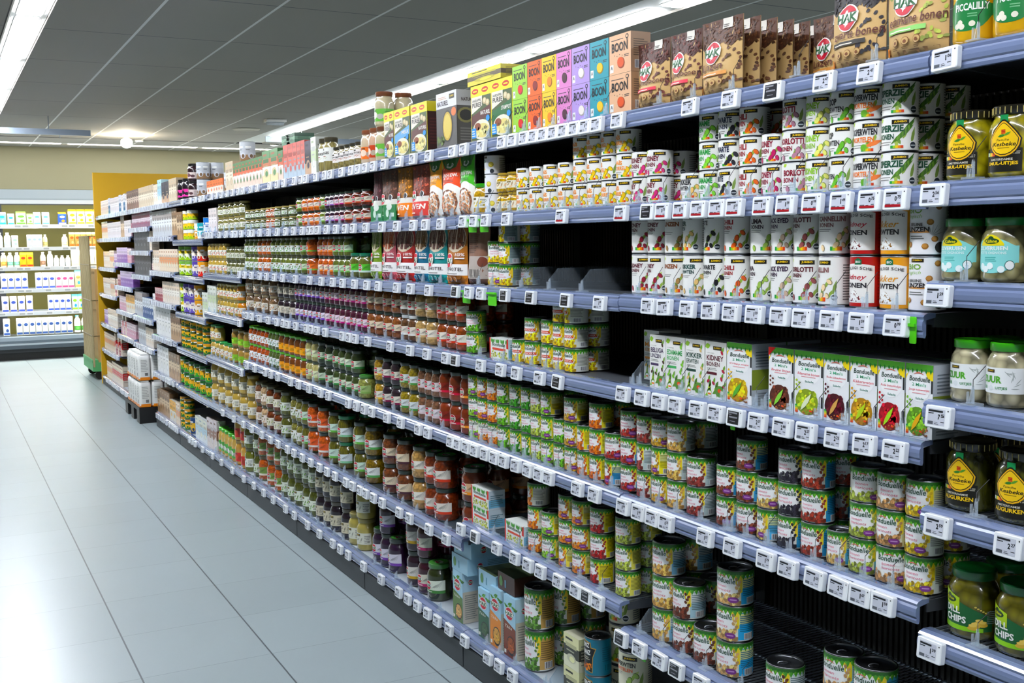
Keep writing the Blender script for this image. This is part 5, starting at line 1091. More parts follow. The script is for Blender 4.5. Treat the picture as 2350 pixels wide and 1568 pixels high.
def pouch_surf(w, d, h, seal=.07):
    def half(t): return d/2*(min(1, t/.1)**.5 if t < .1 else 1)*max(0, 1-max(0, (t-.25)/(.75-seal)))**.8
    def wid(t): return w/2*(1-.03*sin(pi*t)-.02*sin(7*t))
    def f(u, v, L):
        t = max(0, min(1, v/h)); s_ = min(1, abs(u)/(w/2)); x = d/2-half(t)*(1-s_**2.5)-.0015-.0004-L*.0006+.0015*sin(23*u/w+9*t)
        return (x, -u*wid(t)/(w/2), v)
    return f, half, wid
def make_pouch(w, d, h, A, c, notch=True):
    f, half, wid = pouch_surf(w, d, h); b = MB(); nu, nv = 10, 14
    for sgn in (1, -1):
        o = len(b.v)
        for j in range(nv+1):
            for i in range(nu+1):
                u = -w/2+w*i/nu; x, y, z = f(u, h*j/nv, -2)
                b.v.append((x if sgn > 0 else d-x, y, z))
        for j in range(nv):
            for i in range(nu):
                a = o+j*(nu+1)+i; b.face([a, a+1, a+nu+2, a+nu+1], c, True)
    n1 = (nu+1)*(nv+1)
    for j in range(nv):
        for i in (0, nu):
            a = j*(nu+1)+i; b.face([a, a+nu+1, n1+a+nu+1, n1+a], c, True)
    for j in (0, nv):
        for i in range(nu):
            a = j*(nu+1)+i; b.face([a, a+1, n1+a+1, n1+a], c)
    return [('pouch_film', b, 'matte', []), ('printed_face', A, 'matte', [])]
def a_hakp(w, d, h, title, top, bean, bar):
    A = Art(pouch_surf(w, d, h)[0], w/12); A.rect(-w/2, 0, w/2, h, '#c9a670', 0, 12)
    n = 14; us = [-w/2+w*i/n for i in range(n+1)]; nv = 4
    for k in range(nv): A.strip([(u, (.66+.34*k/nv)*h+(.05*h*sin(5*i) if k == 0 else 0)) for i, u in enumerate(us)], [(u, (.66+.34*(k+1)/nv)*h) for u in us], top, 1)
    A.heap(-.48*w, .48*w, .66*h, .97*h, bean, 170, .022*w, 2)
    for i in range(40):
        u, v = (.5-.42*A.rg.random())*w if i % 3 else (A.rg.random()-.5)*.9*w, (.1+.62*A.rg.random())*h
        if u > .1*w or v > .6*h: A.ell(u, v, .035*w, .025*w, shade(bean, .8+.5*A.rg.random()), 3, 8, A.rg.random()*3)
    A.rect(.05*w, .86*h, .28*w, .995*h, '#d8d2c8', 5, 2); A.lines(.08*w, .25*w, .88*h, .93*h, 2, '#7a7470', 6)
    A.hak(-.12*w, .56*h, .2*w, 5); A.text(title, -.42*w, .33*h, min(.92*w, .095*w*len(title)), .1*h, '#5a2418', 5, .012)
    A.rect(-.42*w, .25*h, .25*w, .3*h, bar, 5); A.lines(-.38*w, .2*w, .262*h, .29*h, 1, '#f0e4d0', 6)
    for k in range(3): A.ell((-.25+.19*k)*w, .16*h, .06*w, .043*h, '#7a4a2c', 5, 12); A.ell((-.25+.19*k)*w, .16*h, .052*w, .037*h, '#c9a670', 6, 12); A.ell((-.25+.19*k)*w, .155*h, .025*w, .018*h, '#7a4a2c', 7); A.lines((-.3+.19*k)*w, (-.2+.19*k)*w, .08*h, .11*h, 2, '#8a6a44', 5)
    A.rect(-.45*w, .04*h, -.39*w, .12*h, '#ee8a2c', 5)
    return A
def a_oven(w, d, h, c, c2):
    A = Art(pouch_surf(w, d, h)[0], w/12); A.rect(-w/2, 0, w/2, h, c2, 0, 12); A.heap(-.48*w, .48*w, .45*h, .96*h, shade(c2, 1.3), 120, .04*w, 1)
    A.rect(-.5*w, .06*h, .5*w, .32*h, c, 5, 3); A.rect(-.5*w, .32*h, .5*w, .42*h, '#dfdcd4', 5); A.text('OVEN', -.42*w, .18*h, .84*w, .1*h, '#f4f0e8', 6, .03, .1); A.hak(-.22*w, .42*h, .2*w, 6); A.ell(.25*w, .46*h, .1*w, .06*h, '#f0f0f0', 6, 12); A.ell(.25*w, .46*h, .08*w, .05*h, '#3a3a3c', 7, 12); A.rect(-.5*w, 0, .5*w, .06*h, '#e8dcd8', 5); A.lines(-.4*w, .1*w, .1*h, .15*h, 1, '#f4e4dc', 6)
    return A
def a_bowl(w, d, h, c):
    A = Art(pouch_surf(w, d, h)[0], w/12); A.rect(-w/2, 0, w/2, h, '#f0eee8', 0, 12); us = [-w/2+w*i/12 for i in range(13)]
    for k in range(3): A.strip([(u, (.58+.14*k)*h-(0 if k else .1*h*((u/w*2)**2))) for u in us], [(u, (.58+.14*(k+1))*h) for u in us], c, 1)
    A.poly([(-.5*w, h), (.5*w, h), (.3*w, .84*h), (0, .8*h), (-.3*w, .84*h)], '#2f6a2c', 2); A.poly([(-.5*w, h), (-.35*w, .85*h), (-.5*w, .82*h)], '#e8d82c', 3); A.ell(0, .88*h, .2*w, .05*h, '#e8ece4', 4, 12); A.text('Bonduelle', -.18*w, .87*h, .36*w, .03*h, '#1f4a30', 5, .01, .1)
    A.text('LUNCH BOWL', -.42*w, .68*h, .84*w, .06*h, '#f6f0e6', 4, .03); A.lines(-.35*w, .3*w, .6*h, .65*h, 2, shade(c, .75), 3); A.ell(0, .24*h, .44*w, .23*h, '#8a5a44', 2, 18); A.heap(-.4*w, .4*w, .04*h, .42*h, '#c8906a', 130, .035*w, 3); A.heap(-.35*w, .35*w, .06*h, .4*h, '#e05a2c', 14, .03*w, 6)
    A.rect(-.45*w, .05*h, -.2*w, .16*h, '#f4f4f0', 9)
    return A
def a_schotel(w, d, h, c, c2):
    A = Art(pouch_surf(w, d, h)[0], w/12); A.rect(-w/2, 0, w/2, h, shade(c, .75), 0, 12); A.ell(0, .82*h, .47*w, .25*h, '#cfc0a8', 1, 20); A.ell(0, .84*h, .43*w, .22*h, c2, 2, 20); A.heap(-.36*w, .36*w, .68*h, .96*h, c2, 90, .04*w, 3)
    A.rect(-.5*w, 0, .5*w, .16*h, c, 4); A.rect(-.5*w, .16*h, .5*w, .36*h, '#f0eeec', 4, 2); A.text('SCHOTEL', -.4*w, .24*h, .82*w, .06*h, '#4a3a3c', 6, .01); A.lines(-.35*w, .3*w, .18*h, .22*h, 1, '#a09a98', 5)
    A.hak(-.2*w, .42*h, .22*w, 6); A.text('100%', .08*w, .5*h, .34*w, .055*h, '#f0ece8', 5, .01); A.rect(.08*w, .45*h, .42*w, .475*h, '#e8e0dc', 5)
    for k in range(3): A.ell((-.3+.22*k)*w, .09*h, .07*w, .045*h, '#f4f0ec', 5, 12); A.ell((-.3+.22*k)*w, .09*h, .055*w, .035*h, c, 6, 12)
    A.leaf(.2*w, .1*h, .2*w, .12*w, .5, shade(c, .6), 5)
    return A
def a_pback(w, d, h):
    A = Art(pouch_surf(w, d, h)[0], w/12); A.rect(-w/2, 0, w/2, h, '#7a5440', 0, 12); A.rect(-.4*w, .1*h, .48*w, .5*h, '#a89c94', 1, 4); A.bars(-.2*w, .25*w, .14*h, .27*h, '#4a4440', 4, 12, '#c8c0b8'); A.ell(.3*w, .4*h, .16*w, .09*h, '#6a3424', 3, 14); A.lines(-.35*w, .1*w, .56*h, .9*h, 10, '#5a3c2c', 2)
    return A
def make_bag(w, d, h):
    b = MB(); n = 14; rings = []
    for z, k in ((0, .94), (.02, 1), (.06, 1.01), (.5, 1.0), (.86, .99), (.95, .93), (1, .8)):
        o = len(b.v); rings.append(o)
        for i in range(4*n):
            a = 2*pi*i/(4*n); ca, sa = cos(a), sin(a); q = (abs(ca)**5+abs(sa)**5)**-.2
            b.v.append((d/2+d/2*k*ca*q, w/2*k*sa*q, z*h))
    m = 4*n; cols = ['#e88a14', '#e88a14', '#e9e9e6', '#ecece8', '#f2f2f0', '#f4f4f2']
    zz = 0
    for (a, c), e in zip(zip(rings, cols), rings[1:]):
        for i in range(m): b.face([a+i, a+(i+1) % m, e+(i+1) % m, e+i], c, True)
    b.face([rings[-1]+i for i in range(m)], '#f2f2f0')
    f = MB(); f.box(.2*d, .8*d, -.44*w, .44*w, h, h+.012, '#e6e6e2')
    A = Art(front(-.0012), .02)
    A.rect(-.4*w, .02*h, .4*w, .13*h, '#ee8e16', 0); A.lines(-.3*w, .3*w, .4*h, .85*h, 7, '#b8b8b4', 1); A.rect(-.1*w, .17*h, .15*w, .3*h, '#8a8a88', 1)
    A.mp = side(-w/2-.001); A.rect(.1*d, .02*h, .9*d, .13*h, '#ee8e16', 0); A.lines(.2*d, .8*d, .35*h, .85*h, 8, '#b4b4b0', 1); A.rect(.5*d, .18*h, .75*d, .3*h, '#7a7a78', 1)
    return [('paper_bag', b, 'matte', []), ('folded_top', f, 'matte', []), ('printed_face', A, 'print', [])]

def build(name):
    sh, dm, look, on, cat, art, a = P[name]
    if sh == 'tin': R, H = dm; return make_tin(R, H, globals()['a_'+art](R, H, *a))
    if sh == 'jar':
        R, H = dm
        if art == 'hak':
            c, cm, band, wedge, lid, top, mode = a; A = a_hak(R, H, band, wedge, mode)
            if mode == 'split':
                ps = make_jar(R, H, c, cm, lid, top, A); m = ps[0][1]
                m.c = ['#66702a' if max(m.v[i][2] for i in f) < .3*H else k for f, k in zip(m.f, m.c)]; return ps
            return make_jar(R, H, c, cm, lid, top, A, top in ('#58a848', '#4ca83c', '#58b848', '#4ca84c'))
        c, cm = a[0], a[1]; A = globals()['a_'+art](R, H, *a[2:])
        lid, top = {'kes': ('#1c1a12', '#2a2618'), 'kuh': ('#0f7a34', '#128a3c'), 'zuur': ('#3ea824', '#48b82c'), 'dill': ('#0c5a2c', '#10702f'), 'picc': ('#0f7a34', '#128a3c')}[art]
        ps = make_jar(R, H, c, cm, lid, top, A)
        if art == 'kes':
            for k in range(24): aa = 2*pi*k/24; x, y = R*.876*cos(aa), R*.876*sin(aa); ps[1][1].box(x-.0006, x+.0006, y-.0006, y+.0006, H*.885, H*.975, '#c8b878')
        return ps
    if sh == 'box':
        w, d, h = dm; A = globals()['a_'+art](w, d, h, *a)
        return make_box(w, d, h, A, {'kcart': '#c8c8c0', 'mini': '#aab0b4', 'boon': '#8a8078', 'maggi': '#b8a81c', 'naturel': '#8a8a8c', 'hakbox': '#9cc4da', 'twin': '#d8dcd8'}.get(art) or shade(a[0][0], .8))
    if sh == 'pouch':
        w, d, h = dm; A = globals()['a_'+art](w, d, h, *a)
        return make_pouch(w, d, h, A, {'hakp': '#8a6844', 'pback': '#6a4634', 'bowl': '#d8d4cc'}.get(art, '#5a3c30'))
    if sh == 'bag': return make_bag(*dm)

# ------------------------------------------------------------------ the room
XF = 1.575                     # shelf fronts
CEIL = 2.85
def tiled(name, base, line_x, line_y, px, py, x0, y0, wx, wy, rough, cx, cy, var=.06):
    """rectangular tiles with joints in both directions, in object space"""
    m = mat(name, base, rough); n = m.node_tree; L = n.links; b = n.nodes['Principled BSDF']
    t = n.nodes.new('ShaderNodeTexCoord'); sp = n.nodes.new('ShaderNodeSeparateXYZ'); L.new(t.outputs['Object'], sp.inputs[0])
    def mth(op, a, v=None):
        q = n.nodes.new('ShaderNodeMath'); q.operation = op
        for i, s in enumerate((a, v)):
            if s is None: continue
            if isinstance(s, (int, float)): q.inputs[i].default_value = s
            else: L.new(s, q.inputs[i])
        return q.outputs[0]
    def joint(o, off, pitch, w):
        f = mth('DIVIDE', mth('SUBTRACT', o, off), pitch); d = mth('ABSOLUTE', mth('SUBTRACT', mth('FRACT', mth('ADD', f, .5)), .5))
        return mth('LESS_THAN', d, w/pitch/2), mth('FLOOR', f)
    jx, ix = joint(sp.outputs[0], x0, px, wx); jy, iy = joint(sp.outputs[1], y0, py, wy)
    cb = n.nodes.new('ShaderNodeCombineXYZ'); L.new(ix, cb.inputs[0]); L.new(iy, cb.inputs[1])
    wn = n.nodes.new('ShaderNodeTexWhiteNoise'); L.new(cb.outputs[0], wn.inputs['Vector'])
    no = n.nodes.new('ShaderNodeTexNoise'); no.inputs['Scale'].default_value = 2.2; no.inputs['Detail'].default_value = 5; L.new(t.outputs['Object'], no.inputs['Vector'])
    k = mth('ADD', mth('MULTIPLY', wn.outputs['Value'], var), mth('ADD', mth('MULTIPLY', no.outputs[0], var*1.6), 1-var*1.3))
    sc = n.nodes.new('ShaderNodeVectorMath'); sc.operation = 'SCALE'; sc.inputs[0].default_value = lin(base)[:3]; L.new(k, sc.inputs['Scale'])
    def mix(f, a, c):
        q = n.nodes.new('ShaderNodeMix'); q.data_type = 'RGBA'; L.new(f, q.inputs['Factor']); L.new(a, q.inputs[6]); q.inputs[7].default_value = lin(c); return q.outputs[2]
    L.new(mix(jx, mix(jy, sc.outputs[0], cy), cx), b.inputs['Base Color'])
    return m
FLOOR = tiled('floor_tiles', '#97a4a8', 1, 1, .4597, .4597, .5615, 4.754, .006, .0035, .30, '#4c545a', '#7d878c')
CEILM = tiled('ceiling_tiles', '#98948b', 1, 1, .605, 1.205, 1.215, 7.39, .018, .011, .85, '#dededa', '#5c5c60', .02)
m = MB(); m.box(-5, 8, -4, 17.4, -.1, 0); struct('floor', m, FLOOR)
SL = ((.454, .678), (3.63, 3.98), (6.9, 7.2))       # light slots
m = MB(); xs = sorted([-5, 8]+[x for s in SL for x in s])
for a, b in zip(xs[::2], xs[1::2]): m.box(a, b, -4, 14.55, CEIL, CEIL+.03)
m.box(-5, 8, 14.62, 15.35, CEIL, CEIL+.03); m.box(-5, 8, 15.6, 17.4, CEIL, CEIL+.03)
struct('ceiling', m, CEILM)
m = MB(); e = .022
for a, b in SL: m.box(a+e, b-.004, -4, 14.55, CEIL+.0135, CEIL+.04, '#d0d0cc')
m.box(-5, 8, 15.37, 15.6, CEIL+.0135, CEIL+.04); struct('trim_1', m, MT['white'])
m = MB()
for a, b in SL: m.box(a-.01, b+.01, -4, 14.55, CEIL+.045, CEIL+.06)
struct('trim_3', m, MT['black'])
m = MB(); m.box(-5, 8, 14.55, 14.62, CEIL+.04, CEIL+.06); struct('trim_2', m, MT['black'])
WALLM = mat('cream_wall', '#9c9a80', .7)
for nm, c in (('wall_back', (-5, 8, 17.4, 17.5)), ('wall_left', (-5.1, -5, -4, 17.4)), ('wall_right', (8, 8.1, -4, 17.4)), ('wall_front', (-5, 8, -4.1, -4))):
    m = MB(); m.box(*c, 0, CEIL+.1); struct(nm, m, WALLM)
m = MB(); m.box(-5, 8, 16.0, 17.4, 2.283, CEIL); struct('wall_above_cooler', m, WALLM).name = 'wall_soffit'

def strip_light(x, y0, y1, lab, along='y', w=.12):
    t = thing('ceiling_light', lab, 'ceiling light', (x, (y0+y1)/2, CEIL), 'strip lights in the ceiling slots')
    h = (y1-y0)/2; a = MB(); b = MB()
    if along == 'y': a.box(-w/2-.012, w/2+.012, -h-.01, h+.01, .0105, .0132, '#e0e0e0'); b.box(-w/2, w/2, -h, h, .002, .0104)
    else: t.location = ((y0+y1)/2, x, CEIL); a.box(-h-.01, h+.01, -w/2-.012, w/2+.012, .0105, .0132, '#e0e0e0'); b.box(-h, h, -w/2, w/2, .002, .0104)
    a.obj('housing', MT['white'], t); b.obj('diffuser', MT[('tubef' if y0 > 5 else 'tube') if along == 'y' else 'tubeb'], t)
ORD = ["first", 'second', 'third', 'fourth', 'fifth', 'sixth', 'seventh', 'eighth', 'ninth', 'tenth', 'eleventh', 'twelfth', 'thirteenth', 'fourteenth', 'fifteenth', 'sixteenth', 'seventeenth', 'eighteenth', 'nineteenth', 'twentieth']+['twenty-%s' % s for s in ('first', 'second', 'third', 'fourth', 'fifth')]
for sx, where, y00 in ((.575, 'over the aisle', 7.18), (3.88, 'beyond the shelving', 5.42)):
    ys = [y00+1.66*k for k in range(-6, 5)]
    ys = [y for y in ys if -3.9 < y < 12.8]
    for k, y in enumerate(reversed(ys)): strip_light(sx, y, y+1.51, 'white ceiling strip light %s, %s from the dairy cabinet' % (where, ORD[k]))
for k in range(6): strip_light(15.47, -3.6+1.75*k, -3.6+1.75*k+1.66, 'long white strip light before the cream wall, %s along it' % ORD[k], 'x', .13)

# spots on the black groove, bright globe spot, vent, detector, hanging rails
for k, (x, y) in enumerate(((.72, 14.58), (2.4, 14.58), (4.15, 14.58), (4.75, 14.58))):
    b = MB(); b.lathe([(.05, -.012), (.055, 0), None, (.055, 0), (.045, .03), (0, .03)], '#d0d0c8', 16); o = b.obj('ceiling_spot', MT['white']); o.location = (x, y, CEIL-.004)
    tag(o, 'small round spotlight in the black groove, %s from the yellow panel side' % ORD[k], 'spotlight', 'groove spotlights')
    b = MB(); b.lathe([(0, -.013), (.035, -.0135)], '#ffffff', 12); b.obj('spot_lens', MT['tube'], o)
t = thing('globe_spotlight', 'dazzling round spotlight hanging below the cream ceiling', 'spotlight', (2.15, 13.95, CEIL))
b = MB(); b.bar((0, 0, 0), (0, 0, -.05), .02); b.obj('stem', MT['white'], t)
b = MB(); b.lathe([(0, -.16), (.04, -.15), (.065, -.12), (.07, -.09), (.06, -.06), (.03, -.045), (0, -.045)], '#ffffff', 20); b.obj('globe', mat('globe_glow', '#ffffff', emit='#fff1d8', estr=90), t)
b = MB(); b.lathe([(.16, -.004), (.15, -.012), (.11, -.012), (.1, -.006), (0, -.006)], '#b0aa98', 24); o = b.obj('ceiling_vent', MT['matte']); o.location = (3.31, 12.77, CEIL); tag(o, 'round grey vent in the ceiling near the far wall', 'vent')
t = thing('emergency_light', 'white boxy emergency light on the ceiling above the hanging rail', 'emergency light', (3.35, 11.7, CEIL))
b = MB(); b.box(-.11, .11, -.06, .06, -.03, -.001); b.obj('base', MT['white'], t); b = MB(); b.box(-.09, .09, -.035, .035, -.06, -.03, '#dfe4e4'); b.obj('lens', MT['clip'], t)
for x0, x1, lab in ((-.6, 1.53, 'grey hanging sign rail over the aisle'), (3.39, 5.6, 'grey hanging sign rail beyond the shelving')):
    t = thing('sign_rail', lab, 'hanging rail', ((x0+x1)/2, 12.25, CEIL-.16)); h = (x1-x0)/2
    b = MB(); b.box(-h, h, -.012, .012, -.03, .03); b.obj('rail_bar', MT['alu'], t)
    for s in (-.62, .62):
        b = MB(); b.bar((s*h, 0, .03), (s*h, 0, .16), .004); b.obj('suspension_wire', MT['alu'], t)
        b = MB(); b.tube([(s*h+.1, 0, -.03), (s*h+.1, 0, -.05), (s*h+.11, 0, -.055)], .003); b.obj('hook', MT['alu'], t)

# ------------------------------------------------------------------ shelving
Y0B, BW = .383, .992
BAYS = ['pickle', 'bean', 'corn', 'chili', 'cabbage', 'mushroom', 'applesauce', 'pineapple', 'flour', 'pallet', 'baking', 'end']
SH = {0: [1.83, 1.597, 1.419, 1.203, 1.005, .772], 1: [1.83, 1.593, 1.36, 1.125, .825, .463], 2: [1.83, 1.593, 1.357, 1.12, .828, .53], 3: [1.83, 1.588, 1.353, 1.12, .828, .465],
      6: [1.83, 1.588, 1.32, 1.065, .773, .465], 7: [1.83, 1.545, 1.285, 1.013, .75, .46], 8: [1.83, 1.578, 1.305, 1.06, .78, .47], 9: [1.83, 1.665, 1.465, 1.255, .885, .64],
      10: [1.83, 1.59, 1.35, 1.125, .89, .65], 11: [1.83, 1.59, 1.29, 1.01, .69, .41]}
SH[4] = SH[5] = SH[3]
BASE = {8: .122, 7: .122, 6: .13, 10: .1, 11: .1, 9: .1}
DEP = .47
def rail_prof(z=0, x=0):
    p = [(.034, 0), (.016, .001), (.006, -.002), (.002, -.006), (.0035, -.011), (.0, -.015), (-.001, -.022), (.0, -.03), (.003, -.033), (.001, -.038), (.003, -.044), (.008, -.045), (.01, -.04), (.01, -.012), (.034, -.008)]
    return [(x+a, z+b) for a, b in p]
_sm = {}
def shelf_meshes(w, wire):
    k = (round(w, 3), wire)
    if k not in _sm:
        a = MB(); a.extrude(rail_prof(), -w/2+.002, w/2-.002); A_ = a.mesh('price_rail', MT['rail'])
        b = MB()
        if wire:
            n = int(w/.0135)
            for i in range(n): y = -w/2+.01+(w-.02)*i/(n-1); b.box(.03, DEP, y-.0016, y+.0016, -.0045, -.001)
            for x in (.04, .2, .36, DEP-.005): b.box(x, x+.005, -w/2+.004, w/2-.004, -.0095, -.005)
        else:
            b.box(.03, DEP, -w/2+.003, w/2-.003, -.022, -.001)
        B_ = b.mesh('wire_grid' if wire else 'board', MT['wire'] if wire else MT['steel'])
        c = MB(); c.extrude([(.03, -.004), (DEP, -.004), (DEP, -.05), (DEP-.06, -.05), (.03, -.026)], -.0015, .0015); C_ = c.mesh('bracket', MT['steel'])
        d = MB(); d.box(.012, .036, -w/2+.003, w/2-.003, -.0005, .0004)
        n = int(w/.05)
        for i in range(n): y = -w/2+.02+.05*i; d.box(.018, .021, y, y+.03, .0004, .0009)
        D_ = d.mesh('clear_strip', MT['clear'])
        _sm[k] = (A_, B_, C_, D_)
    return _sm[k]
def link(me, par, name, loc=(0, 0, 0)):
    o = bpy.data.objects.new(name, me); COL.objects.link(o); o.parent = par; o.location = loc; return o
for b in range(12):
    ya = Y0B+BW*b; yb = ya+BW if b < 11 else 12.55; yc = (ya+yb)/2; w = yb-ya; bn = BAYS[b]
    fr = thing('shelving_bay', 'dark ribbed back, post and plinth of the %s bay' % bn, 'shelving', (XF, yc, 0), 'shelving bays along the aisle')
    k = MB(); k.box(DEP+.03, DEP+.05, -w/2+.001, w/2-.001, .1, 1.86)
    n = int(w/.018)
    for i in range(n): y = -w/2+.01+(w-.02)*i/n; k.box(DEP+.022, DEP+.03, y, y+.009, .12, 1.85)
    k.obj('back_panel', MT['dark'], fr)
    k = MB(); k.box(DEP+.001, DEP+.02, w/2-.04, w/2-.001, .1, 1.88); k.obj('upright_post', MT['black'], fr)
    if b != 9:
        k = MB(); k.box(.004, .5, -w/2+.001, w/2-.001, 0, BASE.get(b, .135)-.05); k.box(.0, .004, -w/2+.004, w/2-.004, .004, BASE.get(b, .135)-.052); k.obj('plinth', MT['kick'], fr)
    for si, z in enumerate(SH[b]+[BASE.get(b, .135)]):
        if b == 9 and si == 6: continue
        base = si == 6
        wire = (not base) and (b, si) in ((0, 4), (0, 5), (1, 3), (1, 4), (1, 5), (2, 4), (2, 5), (3, 5), (0, 3))
        A_, B_, C_, D_ = shelf_meshes(w, wire)
        s = thing('store_shelf', '%s shelf of the %s bay with blue-grey price rail' % ('base' if base else ('topmost' if si == 0 else ORD[si]), bn), 'shelf', (XF, yc, z), 'shelves along the aisle')
        link(A_, s, 'price_rail'); bo = link(B_, s, 'wire_grid' if wire else 'board')
        if base: bo.material_slots[0].link = 'OBJECT'; bo.material_slots[0].material = MT['light']
        if b < 6: link(D_, s, 'clear_strip')
        if not base:
            for y in (-w/2+.004, w/2-.004): link(C_, s, 'bracket', (0, y, 0))

# ------------------------------------------------------------------ goods on the shelves
_proto = {}
def proto(n):
    if n not in _proto:
        out = []
        for pn, mb, mk, sub in build(n):
            out.append((pn, mb.mesh(n+'_'+pn, MT[mk]), [(a, x.mesh(n+'_'+a, MT[y])) for a, x, y in sub]))
        _proto[n] = out
    return _proto[n]
def put(n, x, y, z, rz, sx, sz, label, group):
    sh, dm, look, on, cat = P[n][:5]
    t = thing(on, label, cat, (x, y, z), group, rz)
    t.scale = (sx, sx, sz) if sh in ('tin', 'jar') else (1, sx, sz)
    for pn, me, sub in proto(n):
        if pn == 'pull_ring' and y > 4.4: continue
        o = link(me, t, pn)
        for a, sm_ in sub: link(sm_, o, a)
    return t
SHN = ['', 'topmost shelf', 'second shelf', 'third shelf', 'fourth shelf', 'fifth shelf', 'sixth shelf', 'base shelf']
def bay_of(y): return max(0, min(11, int((y-Y0B)/BW)))
cols = []
for o, z, n, ys, ti, de, sc, xo in ROWS:
    for y in ys: cols.append((o, z, n, y/1000, ti, de, sc, xo))
runs = {}
for c in cols: runs.setdefault((P[c[2]][2], c[0], bay_of(c[3])), []).append(c[3])
TN = {1: [''], 2: ['lower', 'upper'], 3: ['bottom', 'middle', 'top']}
spots = []
for o, z, n, y, ti, de, sc, xo in cols:
    sh, dm, look, on, cat = P[n][:5]; b = bay_of(y)
    r = sorted(runs[(look, o, b)], reverse=True); k = r.index(y)
    H = dm[1] if sh in ('tin', 'jar') else dm[2]; D = 2*dm[0]*sc+.003 if sh in ('tin', 'jar') else dm[1]+(.009 if sh == 'pouch' else .004)
    spots.append((o, b, y, look)); z = (SH[b]+[BASE.get(b, .135)])[o-1]
    hs = 1
    if o > 1: hs = min(1, ((SH[b][o-2] if o < 7 else SH[b][5])-.026-z)/(ti*(H+.0006)))
    if hs < .86 and ti > 1: ti -= 1; hs = 1
    H *= hs
    for q in range(de):
        top = ti if not (q == 0 and n in () ) else ti
        for t in range(top):
            if sh in ('tin', 'jar'): x = XF+.03+xo+dm[0]*sc+D*q; rz = RNG.uniform(-.3, .3) if sh == 'jar' else RNG.uniform(-.22, .22)+(RNG.choice((-.55, .5)) if RNG.random() < .18 else 0)
            else: x = XF+.03+xo+D*q; rz = RNG.uniform(-.012, .012)
            if n in ('t_red', 't_ora', 't_whi', 's_spe', 's_wor', 'kesu', 'kesg', 'kuh', 'zuu', 'dil', 'pic'): rz = RNG.uniform(-.05, .08)
            if b <= 2 and sh == 'tin' and n[1] == '_': rz += .14
            if n[:3] in ('kes', 'dil', 'pic'): rz += {'k': .16, 'd': .36, 'p': .1}[n[0]]
            zz = z+.0006+t*(H+.0006)
            if x+dm[0] > XF+DEP+.02: continue
            lab = look
            tn = TN[ti][t]
            if tn or q: lab += ', '+(tn+' '+['', 'second-row', 'third-row', 'fourth-row', 'fifth-row', 'sixth-row'][q]).strip()
            if len(r) > 1: lab += ', %s of %d' % (ORD[k], len(r))
            lab += ', %s, %s bay' % (SHN[o], BAYS[b])
            put(n, x, y, zz, rz, sc, hs, lab, '%ss, %s' % (P[n][3].replace('_', ' '), SHN[o]))
# oddments lying on top of others
P['g_lie'] = ('box', (.2, .12, .045), 'yellow mash box lying flat', 'mash_box', 'box', 'plainb', (['#d8c82a', '#5a4a2c', '#e8d82a'],))
put('g_lie', XF+.03, 3.19, 1.83+.184, 0, 1.2, 1, 'yellow mash box lying flat across the two standing mash boxes', 'mash boxes, topmost shelf')
YR = [c[3] for c in cols if c[2] == 'p_rose']
put('f_potato', XF+.075, [c[3] for c in cols if c[2] == 'p_grn'][2], 1.9815, .3, 1, 1, 'grey potato tin standing on green-topped boxes, topmost shelf', 'fruit tins, topmost shelf')
for k, y in enumerate(YR[:2]):
    P['g_fl%d' % k] = ('box', (.14, .1, .05), 'green box lying flat', 'baking_packet', 'packet', 'plainb', (['#4c7a5c', '#7aa284', '#3c6048'],))
    put('g_fl%d' % k, XF+.034, y, 1.83+.1712, 0, 1, 1, 'green box lying flat on rose-red boxes, topmost shelf, %s' % ('farther', 'nearer')[k], 'flat green boxes')
for k, (y, n) in enumerate(((4.16, 'tray'), (4.02, 'tray'))):
    t = thing('display_tray', 'low dark green display tray before the oven dish pouches, %s' % ('farther', 'nearer')[k], 'tray', (XF+.022, y, 1.5885), 'pouch trays')
    m_ = MB(); m_.box(0, .004, -.065, .065, 0, .062, '#0f7a44'); m_.obj('front_panel', MT['print'], t)
    A = Art(front(), 9); A.ell(.0, .055, .03, .014, '#dfe6dc', 1); A.ell(-.02, .03, .016, .016, '#cfe4d4', 1); A.rect(.02, .015, .05, .03, '#cfe4d4', 1); A.obj('printed_mark', MT['print'], t)

# fill the gap of the last pack rows: small meal box flats on the base shelf
for k, (x, y, z, rz, s, lab) in enumerate(((0, 3.44, .322, 0, 1, 'pale blue meal box lying on the standing meal box, lower of two'), (.005, 3.425, .3835, .05, 1, 'pale blue meal box lying on top of the flat one, upper of two'),
        (.01, 3.24, .3125, .0, 1, 'pale blue meal box lying across the green and orange ones'), (.01, 3.1, .3425, .0, .9, 'dark meal box lying on the brown meal box'))):
    t = thing('meal_box', lab+', base shelf', 'box', (XF+.03+x, y, z), 'meal boxes, base shelf', rz); c = '#a8cfe4' if k < 3 else '#4a2c24'
    m_ = MB(); m_.box(0, .2, -.065*s, .065*s, 0, .06, c); m_.box(0, .19, -.06*s, .06*s, .06, .0605, '#5a6a4c' if k > 1 else '#c4dce8'); m_.obj('carton', MT['print'], t)
    A = Art(front(), 9)
    A.ell(-.04*s, .03, .012, .018, '#5a8a4c', 1); A.rect(-.01, .014, .0, .04, '#6a9ab4', 1)
    A.mp = side(-.065*s); A.hak(.05, .03, .012, 1); A.lines(.08, .19, .008, .052, 8, '#7a9aa8' if k < 3 else '#8a6a5a', 1)
    A.obj('printed_face', MT['print'], t)

